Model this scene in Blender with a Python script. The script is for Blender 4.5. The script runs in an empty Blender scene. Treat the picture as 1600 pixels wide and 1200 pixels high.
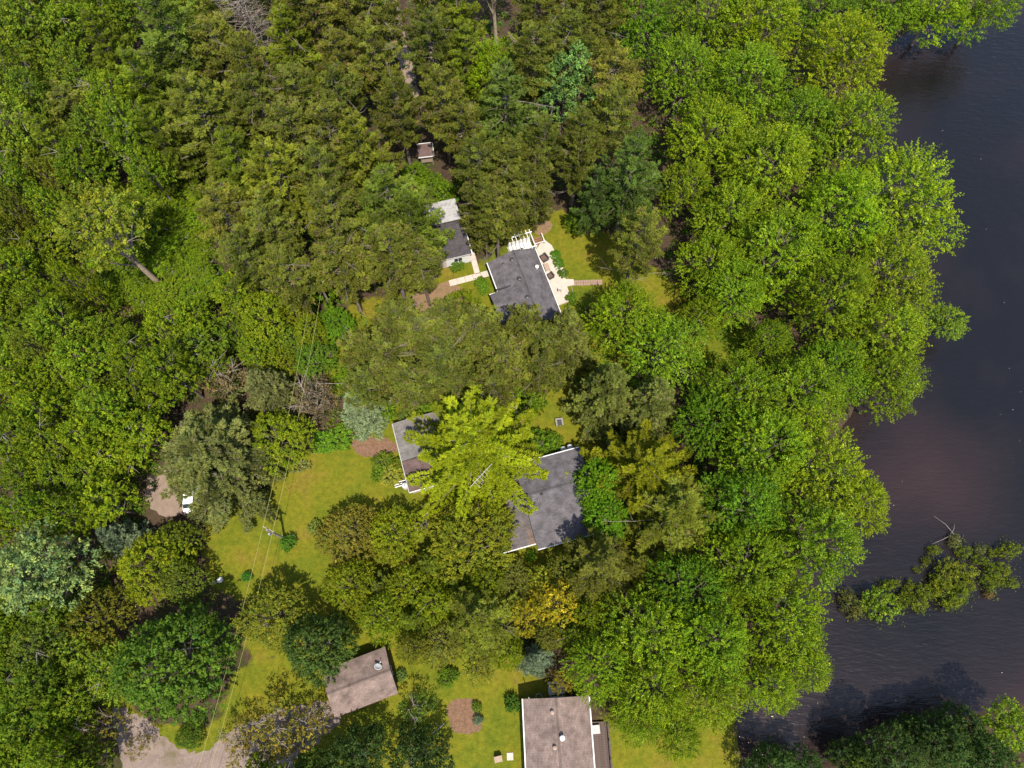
import bpy, math, random
import numpy as np
from mathutils import Vector, Matrix

R_ = math.radians
S = bpy.context.scene
COL = S.collection

# ---------------------------------------------------------------- camera, sky, sun, exposure
CAM_H, FPX, TILT = 90.0, 1110.0, R_(20.7)
cam = bpy.data.objects.new('camera', bpy.data.cameras.new('camera'))
cam.location = (0, 0, CAM_H)
cam.rotation_euler = (TILT, 0, 0)
cam.data.sensor_width = 36.0
cam.data.lens = 36.0 * FPX / 1600.0
cam.data.clip_end = 3000
COL.objects.link(cam)
S.camera = cam

SUN_FROM = Vector((0.96, -3.45, 7.0)).normalized()
SUN_EL = math.asin(SUN_FROM.z)
SUN_AZ = math.atan2(SUN_FROM.x, SUN_FROM.y)
wd = bpy.data.worlds.new('World')
S.world = wd
wd.use_nodes = True
sky = wd.node_tree.nodes.new('ShaderNodeTexSky')
sky.sky_type = 'NISHITA'
sky.sun_disc = False
sky.sun_elevation = SUN_EL
sky.sun_rotation = SUN_AZ
bg = wd.node_tree.nodes['Background']
bg.inputs['Strength'].default_value = 0.15
wd.node_tree.links.new(sky.outputs[0], bg.inputs['Color'])

sun = bpy.data.objects.new('sun', bpy.data.lights.new('sun', 'SUN'))
sun.data.energy = 4.3
sun.data.angle = R_(0.6)
sun.data.color = (1.0, 0.93, 0.82)
sun.rotation_euler = SUN_FROM.to_track_quat('Z', 'Y').to_euler()
COL.objects.link(sun)

S.view_settings.view_transform = 'Standard'
S.view_settings.look = 'None'
S.view_settings.gamma = 1
S.view_settings.use_curve_mapping = False
S.view_settings.exposure = 1.27
S.render.engine = 'CYCLES'
S.cycles.max_bounces = 6
S.cycles.transparent_max_bounces = 4

# ---------------------------------------------------------------- helpers
CT, ST = math.cos(TILT), math.sin(TILT)


def at(px, py, z=0.0):
    """the place at height z that the photograph shows at pixel px, py"""
    x = (px - 800) / FPX
    y = (600 - py) / FPX
    d = (x, y * CT + ST, y * ST - CT)
    t = (z - CAM_H) / d[2]
    return d[0] * t, d[1] * t


def depth_at(Y, z):
    return Y * ST - (z - CAM_H) * CT


def topx(X, Y, Z):
    Z = Z - CAM_H
    u = Y * CT + Z * ST
    f = Y * ST - Z * CT
    return 800 + FPX * X / f, 600 - FPX * u / f


def tag(o, label=None, cat=None, group=None, kind=None):
    if label: o['label'] = label
    if cat: o['category'] = cat
    if group: o['group'] = group
    if kind: o['kind'] = kind
    return o


def link(o, parent=None):
    COL.objects.link(o)
    if parent is not None: o.parent = parent
    return o


def empty(name, loc=(0, 0, 0), rz=0.0, **kw):
    o = bpy.data.objects.new(name, None)
    o.empty_display_size = 0.3
    o.location = loc
    o.rotation_euler = (0, 0, rz)
    link(o)
    return tag(o, **kw)


class MB:
    """collects simple shapes and links them as one mesh object"""
    def __init__(s): s.v = []; s.f = []

    def add(s, vs, fs):
        n = len(s.v); s.v += [tuple(p) for p in vs]; s.f += [tuple(i + n for i in f) for f in fs]; return s

    def box(s, x0, x1, y0, y1, z0, z1):
        return s.add([(x0, y0, z0), (x1, y0, z0), (x1, y1, z0), (x0, y1, z0), (x0, y0, z1), (x1, y0, z1), (x1, y1, z1), (x0, y1, z1)],
                     [(3, 2, 1, 0), (4, 5, 6, 7), (0, 1, 5, 4), (1, 2, 6, 5), (2, 3, 7, 6), (3, 0, 4, 7)])

    def tube(s, pts, rads, n=6, cap=True):
        pts = [Vector(p) for p in pts]
        b = len(s.v)
        for i, p in enumerate(pts):
            d = (pts[min(i + 1, len(pts) - 1)] - pts[max(i - 1, 0)]).normalized()
            a = d.cross(Vector((0.31, 0.17, 0.94)) if abs(d.z) < .9 else Vector((1, 0.1, 0))).normalized()
            c = d.cross(a)
            for k in range(n):
                t = 2 * math.pi * k / n
                q = p + (a * math.cos(t) + c * math.sin(t)) * rads[i]
                s.v.append(tuple(q))
        for i in range(len(pts) - 1):
            for k in range(n):
                k2 = (k + 1) % n
                s.f.append((b + i * n + k, b + i * n + k2, b + i * n + n + k2, b + i * n + n + k))
        if cap:
            s.f.append(tuple(b + k for k in range(n))[::-1])
            s.f.append(tuple(b + (len(pts) - 1) * n + k for k in range(n)))
        return s

    def lathe(s, prof, n=16, loc=(0, 0, 0)):
        b = len(s.v)
        for r, z in prof:
            for k in range(n):
                t = 2 * math.pi * k / n
                s.v.append((loc[0] + r * math.cos(t), loc[1] + r * math.sin(t), loc[2] + z))
        for i in range(len(prof) - 1):
            for k in range(n):
                k2 = (k + 1) % n
                s.f.append((b + i * n + k, b + i * n + k2, b + i * n + n + k2, b + i * n + n + k))
        s.f.append(tuple(b + k for k in range(n))[::-1])
        s.f.append(tuple(b + (len(prof) - 1) * n + k for k in range(n)))
        return s

    def prism(s, poly, z0, z1):
        n = len(poly)
        vs = [(x, y, z0) for x, y in poly] + [(x, y, z1) for x, y in poly]
        fs = [tuple(range(n))[::-1], tuple(range(n, 2 * n))] + [(i, (i + 1) % n, n + (i + 1) % n, n + i) for i in range(n)]
        return s.add(vs, fs)

    def slab(s, a, b, c, d, th):
        """a sloping sheet with thickness: corners a b c d (ccw from above), th downwards"""
        vs = [a, b, c, d] + [(p[0], p[1], p[2] - th) for p in (a, b, c, d)]
        return s.add(vs, [(0, 1, 2, 3), (7, 6, 5, 4), (0, 4, 5, 1), (1, 5, 6, 2), (2, 6, 7, 3), (3, 7, 4, 0)])

    def mesh(s, name, mat=None):
        me = bpy.data.meshes.new(name)
        me.from_pydata(s.v, [], s.f)
        if mat: me.materials.append(mat)
        return me

    def build(s, name, mat=None, parent=None, smooth=False, **kw):
        me = s.mesh(name, mat)
        if smooth: me.polygons.foreach_set('use_smooth', [True] * len(me.polygons))
        return tag(link(bpy.data.objects.new(name, me), parent), **kw)


# ---------------------------------------------------------------- materials
def mat(name, color, rough=0.7, spec=0.3, noise=None, bump=None, metallic=0.0):
    """noise = (scale, colour2, amount contrast); bump = (scale, strength)"""
    m = bpy.data.materials.new(name)
    m.use_nodes = True
    nt = m.node_tree
    p = nt.nodes['Principled BSDF']
    p.inputs['Roughness'].default_value = rough
    p.inputs['Specular IOR Level'].default_value = spec
    p.inputs['Metallic'].default_value = metallic
    p.inputs['Base Color'].default_value = (*color, 1)
    if noise or bump:
        tc = nt.nodes.new('ShaderNodeTexCoord')
    if noise:
        cur = None
        for (sc, c2, lo, hi) in (noise if isinstance(noise, list) else [noise]):
            n = nt.nodes.new('ShaderNodeTexNoise')
            n.inputs['Scale'].default_value = sc
            n.inputs['Detail'].default_value = 6
            n.inputs['Roughness'].default_value = 0.65
            nt.links.new(tc.outputs['Object'], n.inputs['Vector'])
            r = nt.nodes.new('ShaderNodeMapRange')
            r.inputs['From Min'].default_value = lo
            r.inputs['From Max'].default_value = hi
            nt.links.new(n.outputs[0], r.inputs[0])
            mx = nt.nodes.new('ShaderNodeMixRGB')
            nt.links.new(r.outputs[0], mx.inputs[0])
            mx.inputs[1].default_value = (*color, 1)
            mx.inputs[2].default_value = (*c2, 1)
            if cur: nt.links.new(cur, mx.inputs[1])
            cur = mx.outputs[0]
        nt.links.new(cur, p.inputs['Base Color'])
    if bump:
        n = nt.nodes.new('ShaderNodeTexNoise')
        n.inputs['Scale'].default_value = bump[0]
        n.inputs['Detail'].default_value = 4
        nt.links.new(tc.outputs['Object'], n.inputs['Vector'])
        b = nt.nodes.new('ShaderNodeBump')
        b.inputs['Strength'].default_value = bump[1]
        b.inputs['Distance'].default_value = 0.1
        nt.links.new(n.outputs[0], b.inputs['Height'])
        nt.links.new(b.outputs[0], p.inputs['Normal'])
    return m


def shingle_mat(name, color, c2, moss=None, row=0.16, wid=0.5):
    m = bpy.data.materials.new(name)
    m.use_nodes = True
    nt = m.node_tree
    N, L = nt.nodes.new, nt.links.new
    p = nt.nodes['Principled BSDF']
    p.inputs['Roughness'].default_value = 0.9
    p.inputs['Specular IOR Level'].default_value = 0.2
    tc = N('ShaderNodeTexCoord')
    br = N('ShaderNodeTexBrick')
    br.inputs['Scale'].default_value = 1
    br.inputs['Brick Width'].default_value = wid
    br.inputs['Row Height'].default_value = row
    br.inputs['Mortar Size'].default_value = 0.012
    br.inputs['Color1'].default_value = (*color, 1)
    br.inputs['Color2'].default_value = (*c2, 1)
    br.inputs['Mortar'].default_value = (*[c * .55 for c in color], 1)
    L(tc.outputs['UV'], br.inputs['Vector'])
    n = N('ShaderNodeTexNoise')
    n.inputs['Scale'].default_value = 0.9
    n.inputs['Detail'].default_value = 8
    n.inputs['Roughness'].default_value = 0.7
    L(tc.outputs['Object'], n.inputs['Vector'])
    r = N('ShaderNodeMapRange')
    r.inputs['From Min'].default_value = .35
    r.inputs['From Max'].default_value = .68
    r.inputs['To Min'].default_value = .62
    r.inputs['To Max'].default_value = 1.36
    L(n.outputs[0], r.inputs[0])
    mu = N('ShaderNodeMixRGB')
    mu.blend_type = 'MULTIPLY'
    mu.inputs[0].default_value = 1
    L(br.outputs['Color'], mu.inputs[1])
    L(r.outputs[0], mu.inputs[2])
    out = mu.outputs[0]
    if moss:
        at_ = N('ShaderNodeAttribute')
        at_.attribute_name = 'moss'
        n2 = N('ShaderNodeTexNoise')
        n2.inputs['Scale'].default_value = 2.2
        n2.inputs['Detail'].default_value = 6
        L(tc.outputs['Object'], n2.inputs['Vector'])
        ad = N('ShaderNodeMath')
        ad.operation = 'MULTIPLY_ADD'
        L(n2.outputs[0], ad.inputs[0])
        ad.inputs[1].default_value = 1.2
        ad.inputs[2].default_value = -1.05
        ad2 = N('ShaderNodeMath')
        ad2.operation = 'ADD'
        ad2.use_clamp = True
        L(ad.outputs[0], ad2.inputs[0])
        L(at_.outputs['Fac'], ad2.inputs[1])
        mx = N('ShaderNodeMixRGB')
        L(ad2.outputs[0], mx.inputs[0])
        L(out, mx.inputs[1])
        mx.inputs[2].default_value = (*moss, 1)
        out = mx.outputs[0]
    L(out, p.inputs['Base Color'])
    b = N('ShaderNodeBump')
    b.inputs['Strength'].default_value = 0.5
    b.inputs['Distance'].default_value = 0.03
    L(br.outputs['Fac'], b.inputs['Height'])
    b.invert = True
    L(b.outputs[0], p.inputs['Normal'])
    return m


def leaf_mat():
    """leaf colour = the plant's own object colour, varied from leaf to leaf; light passes through"""
    m = bpy.data.materials.new('leaf')
    m.use_nodes = True
    nt = m.node_tree
    N, L = nt.nodes.new, nt.links.new
    nt.nodes.remove(nt.nodes['Principled BSDF'])
    out = nt.nodes['Material Output']
    oi = N('ShaderNodeObjectInfo')
    at_ = N('ShaderNodeAttribute')
    at_.attribute_name = 'tint'
    mu = N('ShaderNodeMixRGB')
    mu.blend_type = 'MULTIPLY'
    mu.inputs[0].default_value = 1
    L(oi.outputs['Color'], mu.inputs[1])
    L(at_.outputs['Color'], mu.inputs[2])
    d = N('ShaderNodeBsdfPrincipled')
    d.inputs['Roughness'].default_value = 0.55
    d.inputs['Specular IOR Level'].default_value = 0.10
    t = N('ShaderNodeBsdfTranslucent')
    L(mu.outputs[0], d.inputs['Base Color'])
    hs = N('ShaderNodeMixRGB')
    hs.blend_type = 'MULTIPLY'
    hs.inputs[0].default_value = 1
    hs.inputs[2].default_value = (1.25, 1.35, 0.6, 1)
    L(mu.outputs[0], hs.inputs[1])
    L(hs.outputs[0], t.inputs['Color'])
    mx = N('ShaderNodeMixShader')
    mx.inputs[0].default_value = 0.45
    L(d.outputs[0], mx.inputs[1])
    L(t.outputs[0], mx.inputs[2])
    L(mx.outputs[0], out.inputs['Surface'])
    return m


LEAF = leaf_mat()
M = {
    'bark': mat('bark', (0.15, 0.12, 0.10), .9, .1, (3, (0.07, 0.055, 0.045), .4, .65), (14, .6)),
    'bark_pale': mat('bark_pale', (0.27, 0.215, 0.155), .9, .1, (3, (0.17, 0.13, 0.10), .4, .65), (14, .5)),
    'twig': mat('dead_twig', (0.2, 0.17, 0.145), .9, .1, (2, (0.132, 0.1056, 0.0924), .4, .6)),
    'white': mat('white_paint', (0.4563, 0.449, 0.4342), .5, .3, (2.5, (0.368, 0.3606, 0.3386), .5, .8)),
    'cream': mat('cream_siding', (0.3274, 0.2746, 0.2482), .7, .2, (3, (0.264, 0.2218, 0.2006), .4, .7)),
    'siding_grey': mat('grey_siding', (0.32, 0.312, 0.296), .7, .2, (3, (0.24, 0.24, 0.232), .4, .7)),
    'siding_brown': mat('brown_siding', (0.10, 0.06, 0.045), .8, .2, (5, (0.05, 0.03, 0.025), .4, .7)),
    'metal': mat('grey_metal', (0.35, 0.35, 0.36), .35, .5, (6, (0.22, 0.2, 0.19), .5, .8), metallic=.6),
    'pale_metal': mat('pale_metal_roof', (0.264, 0.2587, 0.2534), .5, .4, [(1.6, (0.1584, 0.1478, 0.1426), .45, .65), (7, (0.3274, 0.3168, 0.3062), .5, .75)]),
    'black': mat('black_plastic', (0.025, 0.025, 0.027), .5, .4),
    'wicker': mat('dark_wicker', (0.05, 0.047, 0.045), .7, .3, (30, (0.025, 0.022, 0.02), .4, .6)),
    'cushion': mat('grey_cushion', (0.33, 0.32, 0.30), .9, .1, (8, (0.26, 0.25, 0.24), .4, .7)),
    'glass': mat('window_glass', (0.02, 0.025, 0.03), .06, .6),
    'concrete': mat('pale_concrete', (0.3355, 0.2868, 0.2435), .9, .15, [(1.4, (0.2814, 0.2381, 0.2002), .4, .7), (9, (0.368, 0.3193, 0.2706), .5, .8)], (20, .15)),
    'brick': mat('pink_paver', (0.2218, 0.1426, 0.1109), .9, .15, (6, (0.1584, 0.1056, 0.08448), .4, .7), (30, .2)),
    'wood': mat('weathered_deck_wood', (0.08976, 0.06336, 0.0528), .85, .15, (4, (0.04752, 0.03432, 0.02904), .35, .7), (25, .3)),
    'wood_warm': mat('stained_step_wood', (0.1716, 0.0858, 0.0528), .8, .2, (4, (0.1056, 0.0528, 0.033), .35, .7)),
    'pole': mat('weathered_pole_wood', (0.1901, 0.1637, 0.132), .9, .1, (5, (0.1267, 0.1056, 0.08448), .35, .7), (20, .3)),
    'wire': mat('pale_wire', (0.27, 0.255, 0.08), .6, .2, (2, (0.23, 0.22, 0.08), .4, .6)),
    'car': mat('silver_white_car_paint', (0.72, 0.73, 0.74), .25, .5, (2, (0.68, 0.69, 0.7), .4, .6)),
    'rubber': mat('tyre_rubber', (0.02, 0.02, 0.02), .85, .2),
    'red_lamp': mat('red_lamp', (0.35, 0.02, 0.02), .3, .5),
    'stone': mat('field_stone', (0.1901, 0.1742, 0.1531), .9, .15, (5, (0.1162, 0.1056, 0.09504), .4, .7), (9, .4)),
    'boat': mat('dark_green_boat', (0.035, 0.045, 0.04), .5, .4, (4, (0.06, 0.06, 0.055), .4, .7)),
    'yellow_flower': mat('pale_flower', (0.7, 0.68, 0.55), .8, .1),
    'pink_seat': mat('pale_pink_shell', (0.70, 0.56, 0.54), .5, .3, (5, (0.55, 0.38, 0.38), .45, .7)),
    'tan': mat('tan_board', (0.2534, 0.1901, 0.1426), .85, .15, (6, (0.1795, 0.132, 0.1003), .4, .7)),
}
M['roof_grey'] = shingle_mat('charcoal_shingles', (0.08479, 0.07662, 0.08167), (0.06783, 0.06155, 0.06595))
M['roof_grey_moss'] = shingle_mat('charcoal_shingles_with_moss', (0.08291, 0.07223, 0.07223), (0.06595, 0.05778, 0.05904), moss=(0.1319, 0.06595, 0.02512))
M['roof_dark'] = shingle_mat('dark_shingles', (0.05338, 0.0471, 0.05025), (0.04083, 0.03643, 0.03894))
M['roof_brown'] = shingle_mat('pinkish_brown_shingles', (0.1425, 0.103, 0.08588), (0.116, 0.0844, 0.07161))
M['roof_membrane'] = shingle_mat('grey_roll_roofing', (0.113, 0.1037, 0.09422), (0.1037, 0.09422, 0.08666), row=1.0, wid=6)
M['roof_wood'] = shingle_mat('brown_weathered_roofing', (0.07855, 0.0515, 0.0471), (0.06908, 0.04522, 0.04145), row=1.0, wid=3.2)


# ---------------------------------------------------------------- river bank, ground and water
BANK = [(1900, -420), (1760, -160), (1680, -40), (1600, -15), (1540, 5), (1450, 32), (1385, 66), (1330, 130), (1312, 250), (1325, 350), (1392, 440), (1412, 508),
        (1372, 575), (1318, 665), (1295, 760), (1255, 870), (1205, 975), (1172, 1070), (1152, 1130), (1160, 1200),
        (1175, 1232), (1220, 1240), (1310, 1190), (1450, 1138), (1600, 1102), (1760, 1080), (1950, 1050)]
BANKW = [at(*p) for p in BANK]
RIVER = BANKW + [(700, 20), (700, 300), (300, 330)]


def in_poly(X, Y, poly):
    c = np.zeros(X.shape, bool)
    n = len(poly)
    for i in range(n):
        x0, y0 = poly[i]; x1, y1 = poly[(i + 1) % n]
        if y0 == y1: continue
        k = ((y0 > Y) != (y1 > Y)) & (X < (x1 - x0) * (Y - y0) / (y1 - y0) + x0)
        c ^= k
    return c


def d_line(X, Y, line):
    d = np.full(X.shape, 1e9)
    for (x0, y0), (x1, y1) in zip(line[:-1], line[1:]):
        dx, dy = x1 - x0, y1 - y0
        t = np.clip(((X - x0) * dx + (Y - y0) * dy) / (dx * dx + dy * dy), 0, 1)
        d = np.minimum(d, np.hypot(X - x0 - t * dx, Y - y0 - t * dy))
    return d


def bank_dist(X, Y):
    """signed: positive in the river"""
    X = np.asarray(X, float); Y = np.asarray(Y, float)
    d = d_line(X, Y, BANKW)
    return np.where(in_poly(X, Y, RIVER), d, -d)


def np_mesh(name, V, F4, material, attrs=None, uv=None):
    """fast mesh from numpy: F4 is (n, k) with equal k"""
    me = bpy.data.meshes.new(name)
    n, k = F4.shape
    me.vertices.add(len(V))
    me.vertices.foreach_set('co', np.ascontiguousarray(V, np.float32).ravel())
    me.loops.add(n * k)
    me.loops.foreach_set('vertex_index', np.ascontiguousarray(F4, np.int32).ravel())
    me.polygons.add(n)
    me.polygons.foreach_set('loop_start', np.arange(0, n * k, k, dtype=np.int32))
    me.polygons.foreach_set('loop_total', np.full(n, k, np.int32))
    for an, (dom, ty, dat) in (attrs or {}).items():
        a = me.attributes.new(an, ty, dom)
        a.data.foreach_set('color' if 'COLOR' in ty else 'value', np.ascontiguousarray(dat, np.float32).ravel())
    if material: me.materials.append(material)
    me.update(calc_edges=True)
    return me


def wig(X, Y, s, seed=0.0):
    return (np.sin(X * .31 * s + 1.3 + seed) * np.cos(Y * .27 * s - .7 + seed * 2) + .6 * np.sin(X * .83 * s + Y * .61 * s + seed)
            + .4 * np.sin(X * 1.7 * s - Y * 1.9 * s + 2 + seed))


def ground_material():
    m = bpy.data.materials.new('forest_floor')
    m.use_nodes = True
    nt = m.node_tree
    N, L = nt.nodes.new, nt.links.new
    p = nt.nodes['Principled BSDF']
    p.inputs['Roughness'].default_value = .95
    p.inputs['Specular IOR Level'].default_value = .1
    tc = N('ShaderNodeTexCoord')

    def ramp(scale, stops, detail=8):
        n = N('ShaderNodeTexNoise')
        n.inputs['Scale'].default_value = scale
        n.inputs['Detail'].default_value = detail
        n.inputs['Roughness'].default_value = .68
        L(tc.outputs['Object'], n.inputs['Vector'])
        r = N('ShaderNodeValToRGB')
        e = r.color_ramp.elements
        while len(e) < len(stops): e.new(.5)
        for el, (q, c) in zip(e, stops): el.position = q; el.color = (*c, 1)
        L(n.outputs[0], r.inputs[0])
        return r.outputs[0]
    needles = ramp(.35, [(.3, (0.02376, 0.01584, 0.01056)), (.5, (0.04488, 0.02904, 0.01848)), (.62, (0.0264, 0.02904, 0.00792)), (.75, (0.06864, 0.04752, 0.02904))])
    grass = ramp(.16, [(.26, (.042, .062, .004)), (.42, (.072, .082, .005)), (.54, (.094, .090, .006)), (.64, (.108, .084, .011)), (.76, (.118, .080, .024))], 12)
    fine = ramp(1.6, [(.3, (.62, .7, .62)), (.7, (1.3, 1.24, 1.3))], 12)
    a = N('ShaderNodeAttribute'); a.attribute_name = 'lawn'
    n = N('ShaderNodeTexNoise'); n.inputs['Scale'].default_value = .5; n.inputs['Detail'].default_value = 6
    L(tc.outputs['Object'], n.inputs['Vector'])
    ma = N('ShaderNodeMath'); ma.operation = 'MULTIPLY_ADD'
    L(n.outputs[0], ma.inputs[0]); ma.inputs[1].default_value = 1.0; ma.inputs[2].default_value = -.5
    ad = N('ShaderNodeMath'); ad.operation = 'ADD'
    L(ma.outputs[0], ad.inputs[0]); L(a.outputs['Fac'], ad.inputs[1])
    mr = N('ShaderNodeMapRange'); mr.inputs['From Min'].default_value = .42; mr.inputs['From Max'].default_value = .58
    L(ad.outputs[0], mr.inputs[0])
    mx = N('ShaderNodeMixRGB')
    L(mr.outputs[0], mx.inputs[0]); L(needles, mx.inputs[1]); L(grass, mx.inputs[2])
    mu = N('ShaderNodeMixRGB'); mu.blend_type = 'MULTIPLY'; mu.inputs[0].default_value = 1
    L(mx.outputs[0], mu.inputs[1]); L(fine, mu.inputs[2])
    L(mu.outputs[0], p.inputs['Base Color'])
    b = N('ShaderNodeBump'); b.inputs['Strength'].default_value = .7; b.inputs['Distance'].default_value = .12
    n3 = N('ShaderNodeTexNoise'); n3.inputs['Scale'].default_value = 5; n3.inputs['Detail'].default_value = 6
    L(tc.outputs['Object'], n3.inputs['Vector'])
    L(n3.outputs[0], b.inputs['Height']); L(b.outputs[0], p.inputs['Normal'])
    return m


def axis(lo, hi, step, far):
    a = np.arange(lo, hi + step * .5, step)
    out = []
    s, q = step, 0.0
    while q < far:
        s *= 1.35; q += s; out.append(q)
    out = np.array(out)
    return np.concatenate([(lo - out)[::-1], a, hi + out])


GRASS_PX = [  # where mown or rough grass grows, outlined on the ground
    [(322, 905), (318, 830), (325, 790), (400, 772), (430, 735), (470, 705), (560, 690), (610, 655), (660, 640), (800, 620), (900, 625), (960, 660), (960, 760),
     (930, 880), (880, 930), (800, 1000), (800, 1300), (930, 1300), (1160, 1300), (1150, 1130), (1100, 1090), (1000, 1090), (940, 1140), (780, 1000), (600, 1000),
     (380, 1040), (395, 935), (330, 930)],
    [(370, 1040), (480, 1000), (640, 980), (830, 1000), (830, 1320), (300, 1320), (240, 1180), (330, 1140)],
    [(660, 420), (760, 410), (830, 345), (880, 330), (960, 370), (1040, 430), (1180, 520), (1180, 640), (950, 480), (880, 490), (700, 490)],
    [(490, 500), (540, 480), (600, 520), (600, 620), (520, 620), (500, 560)],
    [(120, 1010), (200, 1000), (210, 1120), (330, 1140), (250, 1190), (170, 1120), (130, 1080)],
    [(540, 470), (760, 440), (900, 480), (1000, 560), (960, 680), (800, 640), (560, 690), (530, 600)],
    [(940, 1130), (1000, 1080), (1130, 1080), (1150, 1300), (940, 1300)],
]


def make_ground():
    xs = axis(-105, 112, .9, 900)
    ys = axis(-32, 128, .9, 900)
    X, Y = np.meshgrid(xs, ys)
    d = bank_dist(X, Y) + wig(X, Y, 1.1) * .35
    t = np.clip((d + .8) / 3.2, 0, 1)
    Z = -2.2 * t * t * (3 - 2 * t)
    lawn = np.zeros(X.shape)
    for g in GRASS_PX:
        poly = [at(*p) for p in g]
        dd = d_line(X, Y, poly + poly[:1])
        s = np.where(in_poly(X, Y, poly), dd, -dd)
        lawn = np.maximum(lawn, np.clip(.5 + s / 4, 0, 1))
    V = np.stack([X, Y, Z], -1).reshape(-1, 3)
    ny, nx = X.shape
    i = np.arange(ny * nx).reshape(ny, nx)
    F = np.stack([i[:-1, :-1], i[:-1, 1:], i[1:, 1:], i[1:, :-1]], -1).reshape(-1, 4)
    me = np_mesh('ground', V, F, ground_material(), {'lawn': ('POINT', 'FLOAT', lawn.ravel())})
    me.polygons.foreach_set('use_smooth', [True] * len(F))
    tag(link(bpy.data.objects.new('ground', me)), 'grassy clearings and dark needle strewn forest floor on the river bank', kind='structure')


def water_material():
    m = bpy.data.materials.new('river_water')
    m.use_nodes = True
    nt = m.node_tree
    N, L = nt.nodes.new, nt.links.new
    p = nt.nodes['Principled BSDF']
    p.inputs['IOR'].default_value = 1.33
    p.inputs['Roughness'].default_value = .15
    p.inputs['Specular IOR Level'].default_value = .55
    tc = N('ShaderNodeTexCoord')
    a = N('ShaderNodeAttribute'); a.attribute_name = 'shallow'
    n = N('ShaderNodeTexNoise'); n.inputs['Scale'].default_value = .09; n.inputs['Detail'].default_value = 5
    L(tc.outputs['Object'], n.inputs['Vector'])
    ma = N('ShaderNodeMath'); ma.operation = 'MULTIPLY_ADD'
    L(n.outputs[0], ma.inputs[0]); ma.inputs[1].default_value = .9; ma.inputs[2].default_value = -.45
    ad = N('ShaderNodeMath'); ad.operation = 'ADD'; ad.use_clamp = True
    L(ma.outputs[0], ad.inputs[0]); L(a.outputs['Fac'], ad.inputs[1])
    mx = N('ShaderNodeMixRGB')
    L(ad.outputs[0], mx.inputs[0])
    mx.inputs[1].default_value = (.0050, .0044, .0044, 1)
    mx.inputs[2].default_value = (.021, .0115, .0098, 1)
    L(mx.outputs[0], p.inputs['Base Color'])
    mp = N('ShaderNodeMapping'); mp.inputs['Rotation'].default_value = (0, 0, R_(32)); mp.inputs['Scale'].default_value = (.55, 1.9, 1)
    L(tc.outputs['Object'], mp.inputs['Vector'])
    w1 = N('ShaderNodeTexNoise'); w1.inputs['Scale'].default_value = 1.0; w1.inputs['Detail'].default_value = 3; w1.inputs['Distortion'].default_value = .4
    L(mp.outputs[0], w1.inputs['Vector'])
    w2 = N('ShaderNodeTexNoise'); w2.inputs['Scale'].default_value = 3.2; w2.inputs['Detail'].default_value = 2
    L(mp.outputs[0], w2.inputs['Vector'])
    sm = N('ShaderNodeMath'); sm.operation = 'MULTIPLY_ADD'
    L(w2.outputs[0], sm.inputs[0]); sm.inputs[1].default_value = .35; L(w1.outputs[0], sm.inputs[2])
    b = N('ShaderNodeBump'); b.inputs['Strength'].default_value = .46; b.inputs['Distance'].default_value = .17
    L(sm.outputs[0], b.inputs['Height']); L(b.outputs[0], p.inputs['Normal'])
    return m


def make_water():
    xs = axis(10, 118, 2, 850)
    ys = axis(-32, 125, 2, 850)
    X, Y = np.meshgrid(xs, ys)
    d = bank_dist(X, Y)
    # brown silt reaches out in a tongue below the middle of the bank
    cx, cy = at(1440, 745)
    tongue = np.exp(-(((X - cx) / 9) ** 2 + ((Y - cy) / 8) ** 2))
    sh = np.clip(np.maximum(np.exp(-np.maximum(d, 0) / 4.0) * .75, tongue * .85), 0, 1)
    V = np.stack([X, Y, np.full(X.shape, -.45)], -1).reshape(-1, 3)
    ny, nx = X.shape
    i = np.arange(ny * nx).reshape(ny, nx)
    F = np.stack([i[:-1, :-1], i[:-1, 1:], i[1:, 1:], i[1:, :-1]], -1).reshape(-1, 4)
    me = np_mesh('water', V, F, water_material(), {'shallow': ('POINT', 'FLOAT', sh.ravel())})
    tag(link(bpy.data.objects.new('water', me)), 'dark rippled river water with brown silt near the bank', kind='structure')


make_ground()
make_water()


def ragged(poly_px, seed, amp=.35, step=.5, z=0):
    """outline given on the ground in picture pixels -> a wandering outline in metres"""
    rnd = random.Random(seed)
    P = [at(*p) for p in poly_px]
    out = []
    n = len(P)
    for i in range(n):
        p0, p1, p2, p3 = P[i - 1], P[i], P[(i + 1) % n], P[(i + 2) % n]
        L = math.dist(p1, p2)
        k = max(2, int(L / step))
        for j in range(k):
            t = j / k
            q = [.5 * (2 * p1[c] + (p2[c] - p0[c]) * t + (2 * p0[c] - 5 * p1[c] + 4 * p2[c] - p3[c]) * t * t + (3 * p1[c] - p0[c] - 3 * p2[c] + p3[c]) * t ** 3) for c in (0, 1)]
            out.append((q[0] + rnd.uniform(-amp, amp), q[1] + rnd.uniform(-amp, amp)))
    return out


def sheet(name, poly, z, material, label, kind='structure', **kw):
    me = bpy.data.meshes.new(name)
    me.from_pydata([(x, y, z) for x, y in poly], [], [tuple(range(len(poly)))])
    me.materials.append(material)
    return tag(link(bpy.data.objects.new(name, me)), label, kind=kind, **kw)


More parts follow.
